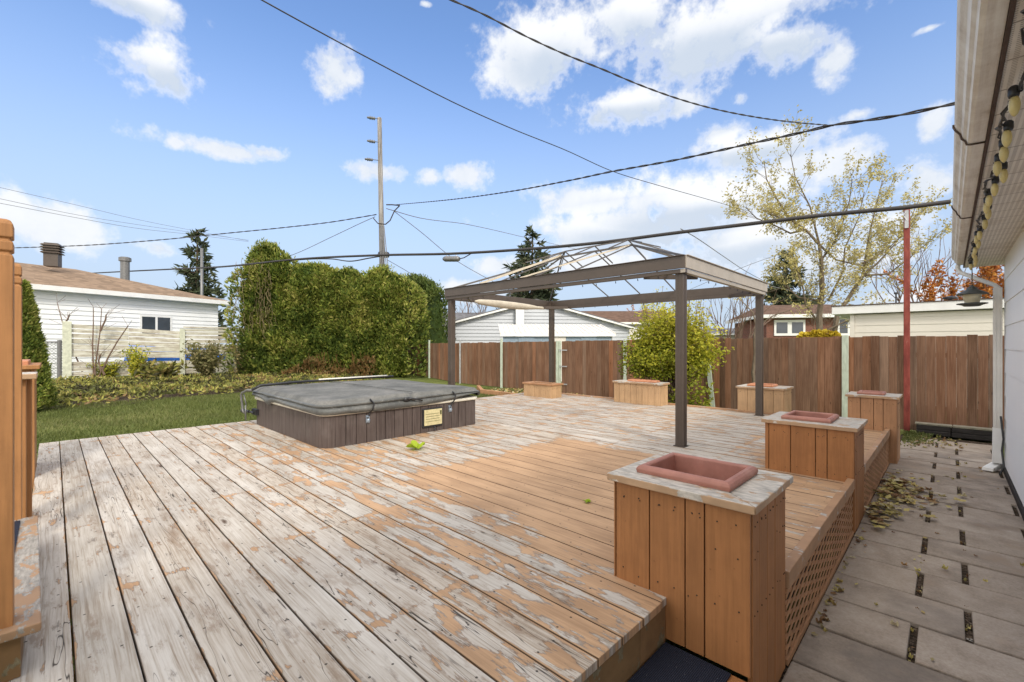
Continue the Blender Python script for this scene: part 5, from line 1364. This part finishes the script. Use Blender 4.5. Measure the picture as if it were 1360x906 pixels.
bare('orange_tree','far rusty red tree showing over the brown roof, left of the yellow shrub',848,440,424,44,7,17,.55,leaf='orange_leaf',r0=.10,nl=40)
def sapling():
    rr=random.Random(5); m=MB(); pts=[Vector(onY3(x,y,11.6)) for x,y in ((1001,545),(1003,520),(1000,495),(1003,470),(1002,445),(1006,425))]
    T=thing('sapling',tuple(pts[0]),'thin pale twisted sapling trunk before the fence, beside the rear gazebo post','tree'); pts[0].z=-.4
    m.tube(pts,[.05,.045,.04,.035,.03,.022],6); m.build('trunk',M['bark_pale'],T,smooth=True)
    m=MB()
    for l in (((1002,445),(1010,430),(1030,418),(1050,412)),((1004,432),(1000,415),(985,400),(978,395)),((1006,425),(1012,405),(1010,392))):
        p=[Vector(onY3(x,y,11.6)) for x,y in l]; m.tube(p,[.02,.016,.012,.008][:len(p)],5,False)
    m.build('branches',M['bark_pale'],T)
def onY3(px,py,Y):
    x,t=onY(px,Y); return (x,Y,zpx(py,t))
sapling()
def yellow_shrub():
    rr=random.Random(31); c=Vector((-4.55,10.35,-.4)); c=Vector((onY(893,10.4)[0],10.4,-.4))
    T=thing('flowering_shrub',tuple(c),'big yellow green leafy shrub with bare brown stems, before the back fence','shrub')
    m=MB(); lv=MB()
    def leafy(p,k,s):
        for _ in range(k):
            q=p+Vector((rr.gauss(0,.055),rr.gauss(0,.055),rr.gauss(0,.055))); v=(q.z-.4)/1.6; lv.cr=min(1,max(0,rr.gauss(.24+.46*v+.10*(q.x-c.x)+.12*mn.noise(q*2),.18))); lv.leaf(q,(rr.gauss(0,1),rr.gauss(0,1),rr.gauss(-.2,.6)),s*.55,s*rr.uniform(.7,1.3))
    for i in range(110):
        a=rr.uniform(0,6.28); R_=rr.random()**.6; rad=1.08*R_; top=Vector((c.x+rad*math.cos(a)*1.05,c.y+rad*math.sin(a)*.75,0)); top.z=.45+1.55*math.sqrt(max(.06,1-R_**2.2))*rr.uniform(.62,1.04)*(1+.22*mn.noise((math.cos(a)*1.6,math.sin(a)*1.6,R_*2)))
        b=c+Vector((rr.gauss(0,.16),rr.gauss(0,.12),0)); mid=b.lerp(top,.5)+Vector((-(top.x-c.x)*.12,0,.22)); pts=[b,b.lerp(mid,.5)+Vector((rr.gauss(0,.04),0,0)),mid,mid.lerp(top,.5)+Vector((0,0,.05)),top]
        m.tube(pts,[.013,.011,.009,.007,.004],4,False)
        for k in range(38):
            t=rr.uniform(.36,1.0); s=pts[2].lerp(pts[4],(t-.4)/.6) if t>.4 else pts[2]
            e=s+Vector((rr.gauss(0,.17),rr.gauss(0,.15),rr.gauss(.02,.14)))
            if e.z<.55 and rr.random()<.75: continue
            if k%3==0: m.tube([s,e],.0035,3,False)
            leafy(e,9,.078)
    for _ in range(46):
        px=rr.uniform(850,948); py=rr.uniform(388,425)+max(0,(868-px))*.5+max(0,px-925)*.7; t0=Vector(onY3(px,py,10.4+rr.uniform(-.5,.5))); s=Vector((t0.x*.9+c.x*.1,t0.y,t0.z-.5)); m.tube([s,t0],.004,3,False)
        for k in range(16): leafy(s.lerp(t0,rr.random()),1,.065)
    for (px,py) in ((858,400),(872,385),(905,378),(925,392),(880,380),(930,400),(915,386),(935,408)):
        t0=Vector(onY3(px,py,10.4)); s=Vector((t0.x*.98+c.x*.02,t0.y,t0.z-.55)); m.tube([s,t0],.005,3,False)
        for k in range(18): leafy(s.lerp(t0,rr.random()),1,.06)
    for k in range(130):   # low green clump
        q=Vector(onY3(rr.uniform(893,945),rr.uniform(515,545),9.9)); q.y+=rr.uniform(-.2,.2); lv.cr=rr.uniform(.3,.75); leafy(q,3,.10)
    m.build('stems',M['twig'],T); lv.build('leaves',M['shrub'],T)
yellow_shrub()
def yellow_vine():
    m=MB(); 
    for _ in range(260):
        px=rnd.uniform(1062,1112); p=Vector(onY3(px,rnd.uniform(437+abs(px-1090)*.15,449),12.45)); m.cr=rnd.random(); m.leaf(p,(rnd.gauss(0,1),rnd.gauss(-.5,.4),-.5),.09,.12)
    m.tube([onY3(1060,452,12.4),onY3(1090,444,12.4),onY3(1112,452,12.4)],.01,4)
    tag(m.build('yellow_vine',M['yellow']),'clump of bright yellow leaves topping the fence below the willow','plant')
yellow_vine()
# ---------------- flower bed in front of the slat fence
def bed():
    m=MB()
    for _ in range(9500):
        x=rnd.uniform(-22.6,-12.6); yl=-2.2; y=rnd.uniform(-2.6,9.0)
        if x>-13.9+.7*mn.noise((y*.6,0,0))-.30*max(0,y-1) or rnd.random()<.35+.9*mn.noise((x*.5,y*.5,11)): continue
        z=gz(x,y); hh=.06+.30*max(0,mn.noise((x*.9,y*.9,0))); k=mn.noise((x*.8,y*.8,7))
        p=Vector((x,y,z+rnd.uniform(0,max(.03,hh)+.05)))
        m.cr=min(1,max(0,rnd.gauss(.42+1.0*k,.28))); 
        for _ in range(4): m.leaf(p+Vector((rnd.gauss(0,.05),rnd.gauss(0,.05),0)),(rnd.gauss(0,1),rnd.gauss(0,1),rnd.gauss(.6,.5)),.05,.13)
    tag(m.build('ground_cover',M['cover_plants']),'yellowing ground cover plants filling the flower bed',kind='stuff')
    m=MB(); n=60; vs=[]
    for i in range(n+1):
        y=-4+14*i/n; xf=-13.9+.7*mn.noise((y*.6,0,0))-.30*max(0,y-1); vs+= [(-22.8,y,gz(-22.8,y)-.03),(xf,y,gz(xf,y)-.035)]
    m.add(vs,[(2*i,2*i+1,2*i+3,2*i+2) for i in range(n)]); tag(m.build('bed_soil',M['soil']),kind='structure')
    def plant(name,lab,px,py,hgt,wid,n,mat,s,cat='plant',stems=14,d=17.5,leafn=1,lo=.2):
        b=ad(px,py,d); b.z=gz(b.x,b.y); T=thing(name,tuple(b),lab,cat); st=MB(); lv=MB()
        for i in range(stems):
            a=rnd.uniform(0,6.28); r=wid*rnd.random()**.6; t=b+Vector((r*math.cos(a),r*math.sin(a),hgt*rnd.uniform(.6,1)))
            mid=b.lerp(t,.55)+Vector((rnd.gauss(0,.04),rnd.gauss(0,.04),.05)); st.tube([b,mid,t],[.014,.010,.005],4,False)
            for _ in range(n//stems):
                u=rnd.uniform(lo,1); q=b.lerp(t,u)+Vector((rnd.gauss(0,.07),rnd.gauss(0,.07),rnd.gauss(0,.05))); lv.cr=rnd.random(); lv.leaf(q,(rnd.gauss(0,1),rnd.gauss(0,1),rnd.gauss(.2,.8)),s*.4,s*rnd.uniform(.6,1.3))
        st.build('stems',M['olive'] if mat!='twig' else M['twig'],T); lv.build('leaves',M[mat],T)
    plant('feathery_plant','tall feathery yellow plant in the flower bed, before the blue tarp',180,512,1.35,.50,1000,'shrub',.13,stems=22,d=17)
    plant('feathery_plant','low yellow plant right of the bare twigs in the flower bed',143,516,.85,.55,620,'shrub',.12,stems=20,d=17)
    plant('twiggy_bush','olive brown upright twiggy bush right of the slat fence middle post',273,516,1.5,.80,1900,'olive',.16,'bush',90,17.8,lo=.25)
    plant('red_leaf_bush','sparse bush with tiny reddish leaves before the slat fence, near the hedge',318,510,1.6,.85,620,'dead',.08,'bush',34,19)
    plant('spiky_plant','arching green strap leaved plant between the yellow plant and the twiggy bush',215,516,.75,.85,620,'cover_plants',.26,stems=40,d=17.2,lo=.1)
    # bare young shrub with long stems
    T=thing('bare_shrub',tuple(ad(138,512,16.6)),'bare young shrub of a few long brown stems before the slat fence','shrub'); m=MB()
    for l in (((115,511),(108,490),(97,465),(84,432),(76,402)),((125,516),(124,490),(123,460),(124,430),(124,408)),((128,516),(126,492),(130,462),(133,440),(135,410)),((139,498),(131,482),(132,472)),((136,492),(143,476),(155,455),(170,433)),((126,510),(134,494),(131,478),(134,470)),((84,432),(90,424),(92,418)),((133,440),(140,425),(141,418))):
        pts=[ad(x,y,16.6) for x,y in l]; m.tube(pts,[.032-.005*i for i in range(len(pts))],5,False)
        for _ in range(6):
            k=rnd.randint(1,len(pts)-1); m.tube([pts[k],pts[k]+Vector((rnd.gauss(0,.25),rnd.gauss(0,.25),rnd.uniform(.1,.4)))],.006,3,False)
    m.build('stems',M['twig'],T)
bed()
def garden_edge():
    m=MB(); a=ad(640,517,14.8); b=ad(697,521,13.3); a.z=b.z=-.30
    m.bar(a,b,.12,.16); m.bar(a+Vector((-1.2,.9,0)),a,.12,.16); tag(m.build('edging_timber',M['medium'],bevel=.01),'low brown edging timber on the grass beside the far left planter','edging')
    m=MB()
    for _ in range(500):
        p=Vector((rnd.uniform(-11.8,-8.2),rnd.uniform(9.9,11.9),-.36)); m.cr=rnd.random(); m.leaf(p,(rnd.gauss(0,1),rnd.gauss(0,1),.3),.07,.1)
    tag(m.build('leaf_litter',M['dead']),'brown leaf litter along the back fence foot',kind='stuff')
garden_edge()
# ---------------- leaves
def maple(m,c,s,rot,lift=.01,curl=.02):
    pts=[]; n=20
    for i in range(n):
        a=2*math.pi*i/n; r=s*(.55+.45*abs(math.cos(2.5*a)))*(1 if i else .8); x=r*math.cos(a+rot); y=r*math.sin(a+rot)
        pts.append((c[0]+x,c[1]+y,c[2]+lift+curl*abs(math.sin(a*1.5+1))))
    m.add([(c[0],c[1],c[2]+lift)]+pts,[(0,i+1,(i+1)%n+1) for i in range(n)])
def leaves():
    p=at(553,597); m=MB(); m.cr=.7; maple(m,(p.x,p.y,.0),.125,.4,.015,.075); m.tube([(p.x,p.y,.02),(p.x+.06,p.y-.09,.012)],.003,4)
    tag(m.build('fallen_leaf',M['lime']),'big bright green leaf lying on the deck before the hot tub','leaf')
    p=at(780,668); m=MB(); m.cr=.3; maple(m,(p.x,p.y,.0),.035,1.4,.006,.02); tag(m.build('fallen_leaf',M['lime']),'small green leaf on the orange painted deck boards','leaf')
    m=MB()
    def lf(x,y,z,s=.05):
        m.cr=rnd.random(); a=rnd.uniform(0,6.28)
        if rnd.random()<.5: maple(m,(x,y,z),s*.75,a,.004,rnd.uniform(.005,.03))
        else: m.leaf((x,y,z+rnd.uniform(.003,.02)),(math.cos(a),math.sin(a),rnd.uniform(-.05,.25)),s*.8,s*1.5,(rnd.gauss(0,.3),rnd.gauss(0,.3),1))
    for _ in range(200):
        y=rnd.gauss(6.8,.38); x=-.56+abs(rnd.gauss(0,.22))
        if x<.45: lf(x,y,-.445+rnd.uniform(0,.03),rnd.uniform(.04,.085))
    for _ in range(70):
        y=rnd.gauss(5.75,.22); x=-.57+abs(rnd.gauss(0,.09)); lf(x,y,-.445+rnd.uniform(0,.05),rnd.uniform(.04,.08))
    for _ in range(60): lf(rnd.uniform(-.5,.5),rnd.uniform(3.2,11),-.447,rnd.uniform(.015,.03))
    for _ in range(120): lf(rnd.uniform(-.58,.15),rnd.uniform(10.2,11.4)-rnd.random()*.3,-.445,rnd.uniform(.02,.05))
    for _ in range(60): lf(-.58+abs(rnd.gauss(0,.03)),rnd.uniform(3,5.2),-.45,rnd.uniform(.015,.03))
    # debris in the gaps
    for _ in range(160):
        k=rnd.choice([-.15,.085]); lf(k+rnd.uniform(-.02,.02),rnd.uniform(3,10),-.475,.015)
    tag(m.build('fallen_leaves',M['dead']),'yellow and brown fallen leaves heaped on the path beside the deck',kind='stuff')
    m=MB()
    for _ in range(500):
        x=-.6+abs(rnd.gauss(0,.18)); y=rnd.choice([rnd.gauss(10.9,.35),rnd.gauss(11.3,.12)]); a=rnd.uniform(0,6.28); m.cr=rnd.random(); m.leaf((x,min(11.5,y),-.455),(math.cos(a)*.6,math.sin(a)*.6,rnd.uniform(.4,1.2)),.03,rnd.uniform(.04,.10))
    tag(m.build('weeds',M['grass']),'green weeds at the far end of the path',kind='stuff')
    for x,y,s,lab in (((1218,733,.0,''),)[:0]): pass
leaves()

# ================================================================ SKY, SUN, CAMERA
SUN_AZ=math.atan2(-.42,.90); SUN_EL=R(38)
def world():
    w=bpy.data.worlds.new('World'); bpy.context.scene.world=w; w.use_nodes=True
    t=NT.__new__(NT); t.t=w.node_tree; t.n=w.node_tree.nodes
    bg=t.n['Background']
    sky=t.new('ShaderNodeTexSky'); sky.sky_type='NISHITA'; sky.sun_disc=False; sky.sun_elevation=SUN_EL; sky.sun_rotation=math.pi/2-SUN_AZ
    sky.air_density=1.0; sky.dust_density=.6; sky.ozone_density=1.6; sky.altitude=100
    D=t.new('ShaderNodeTexCoord').outputs['Generated']; D=t.vm('NORMALIZE',D,(0,0,0)); x,y,z=t.sep(D)
    az=t.m('ARCTAN2',x,y); el=t.m('ARCSINE',z)
    def ang(px,py):
        v=cam((px-CX)/FL,1,(HY-py)/FL).normalized(); return math.atan2(v.x,v.y),math.asin(v.z)
    wob=t.noise(D,5.5,6,.62); wob2=t.noise(D,22,4,.65); wob3=t.noise(D,2.2,3)
    clouds=[(170,-4,88,28,.9),(228,93,58,40,1),(205,80,40,26,.8),(445,97,34,40,1),(300,199,82,13,.85),(350,203,32,13,.9),(236,190,20,10,.7),(498,229,40,15,.8),(618,232,26,18,1),(572,236,20,14,.5),(70,300,68,28,1),(20,286,30,26,1),(215,330,40,15,.55),
     (722,60,62,62,1),(690,98,40,28,.9),(850,15,60,45,1),(950,40,140,66,1.1),(1040,60,70,40,1),(1105,85,32,28,.95),(835,140,84,28,1),(905,140,30,20,.8),(1000,196,88,26,1),(1050,225,70,26,.9),(960,180,40,20,.8),
     (800,265,75,26,1.1),(880,262,110,34,1.2),(960,270,90,34,1.1),(860,300,150,32,1.1),(1010,320,130,38,1),(780,350,90,18,.6),(1120,215,60,26,.85),(1241,165,24,24,1),(1225,248,48,38,.95),(1180,300,70,40,.8),(1100,350,130,36,.75),(1240,36,34,7,.4),(985,130,20,14,.55),(1140,152,28,10,.5),(660,352,50,14,.6),(1215,400,90,26,.6),(620,385,60,14,.4),(740,92,24,16,.6),(565,5,10,6,.5),
     (-150,60,90,40,1),(-120,250,80,40,1),(1450,120,110,60,1),(1500,280,120,50,.9)]
    best=None; shade=None; ae=t.comb(az,el,0.0)
    for cx,cy,hw,hh,s in clouds:
        a0,e0=ang(cx,cy); al,_=ang(cx-hw,cy); ar,_=ang(cx+hw,cy); _,et=ang(cx,cy-hh); _,eb=ang(cx,cy+hh)
        wa=abs(ar-al)/2; we=abs(et-eb)/2
        K=1.18; n=t.new('ShaderNodeVectorMath'); n.operation='MULTIPLY_ADD'; t.link(ae,n.inputs[0]); n.inputs[1].default_value=(1/(wa*K),1/(we*K),0); n.inputs[2].default_value=(-a0/(wa*K),-e0/(we*K),0)
        l=t.new('ShaderNodeVectorMath'); l.operation='LENGTH'; t.link(n.outputs[0],l.inputs[0])
        v=t.m('MULTIPLY_ADD',l.outputs['Value'],-1.0,1.0+(s-1)*.45)
        best=v if best is None else t.m('MAXIMUM',best,v)
        if hw*hh>2200:
            sv=t.m('MULTIPLY',t.m('MAXIMUM',v,0.0),t.sep(n.outputs[0])[1]); shade=sv if shade is None else t.m('ADD',shade,sv)
    # scattered clouds everywhere else, behind the camera too
    d3=t.m('MULTIPLY',t.m('SUBTRACT',wob,.5),2.5); d4=t.m('MULTIPLY',t.m('SUBTRACT',wob2,.5),1.1)
    dens=t.m('ADD',best,t.m('ADD',d3,d4))
    mask=t.rng(dens,-.12,.62,0,1)
    rear=t.rng(t.m('ADD',t.m('MULTIPLY',x,FX),t.m('MULTIPLY',y,FY)),-.1,.15,1,0)
    rc=t.m('MULTIPLY',rear,t.rng(wob3,.46,.60,0,1)); mask=t.m('MAXIMUM',mask,t.m('MULTIPLY',rc,t.rng(z,0,.1,0,1)))
    # sky colour: nishita, lifted a little by haze near the horizon
    s1=t.mix(1.0,sky.outputs[0],(SKY_T[0],SKY_T[1],SKY_T[2]),'MULTIPLY')
    hz=t.rng(z,.04,.60,1,0); s1=t.mix(t.m('MULTIPLY',hz,.92),s1,(2.75,3.25,4.0))
    lum=t.rng(t.m('ADD',shade,t.m('MULTIPLY',d3,.22)),-.22,.20,0,1)
    lum=t.m('MAXIMUM',lum,t.rng(mask,.9,.4,0,.9))
    cc=t.mix(lum,(3.3,3.7,4.25),(5.15,5.2,5.3))
    colr=t.mix(t.m('MULTIPLY',mask,.95),s1,cc)
    # bright veil added to the unseen sky overhead and behind the camera, as fill light
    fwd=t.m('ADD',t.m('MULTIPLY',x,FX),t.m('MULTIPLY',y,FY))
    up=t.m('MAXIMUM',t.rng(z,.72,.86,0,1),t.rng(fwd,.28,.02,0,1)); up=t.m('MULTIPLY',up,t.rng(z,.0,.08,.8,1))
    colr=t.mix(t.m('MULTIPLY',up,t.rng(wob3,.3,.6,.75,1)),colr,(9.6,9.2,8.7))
    # ground half of the world
    colr=t.mix(t.rng(z,-.03,-.005,1,0),colr,(1.0,.9,.75))
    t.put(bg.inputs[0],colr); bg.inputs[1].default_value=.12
    w.cycles.sampling_method='MANUAL'; w.cycles.sample_map_resolution=1024
SKY_T=(1.0,1.12,1.30)
world()
s=bpy.data.lights.new('sun','SUN'); s.energy=1.5; s.angle=R(9); s.color=(1,.93,.82)
so=bpy.data.objects.new('sun',s); C.objects.link(so)
sd=Vector((math.cos(SUN_AZ)*math.cos(SUN_EL),math.sin(SUN_AZ)*math.cos(SUN_EL),math.sin(SUN_EL)))
so.rotation_euler=(-sd).to_track_quat('-Z','Y').to_euler()
cd=bpy.data.cameras.new('camera'); co=bpy.data.objects.new('camera',cd); C.objects.link(co)
co.location=(0,0,H); co.rotation_euler=(R(90),0,A0); cd.sensor_width=36; cd.lens=36*FL/1360; cd.shift_y=(458-453)/1360
cd.clip_start=.02; cd.clip_end=3000
sc=bpy.context.scene; sc.camera=co
sc.view_settings.view_transform='Standard'; sc.view_settings.look='None'; sc.view_settings.exposure=.76; sc.view_settings.gamma=1
sc.cycles.max_bounces=6; sc.cycles.diffuse_bounces=3; sc.cycles.transparent_max_bounces=8; sc.cycles.use_denoising=True
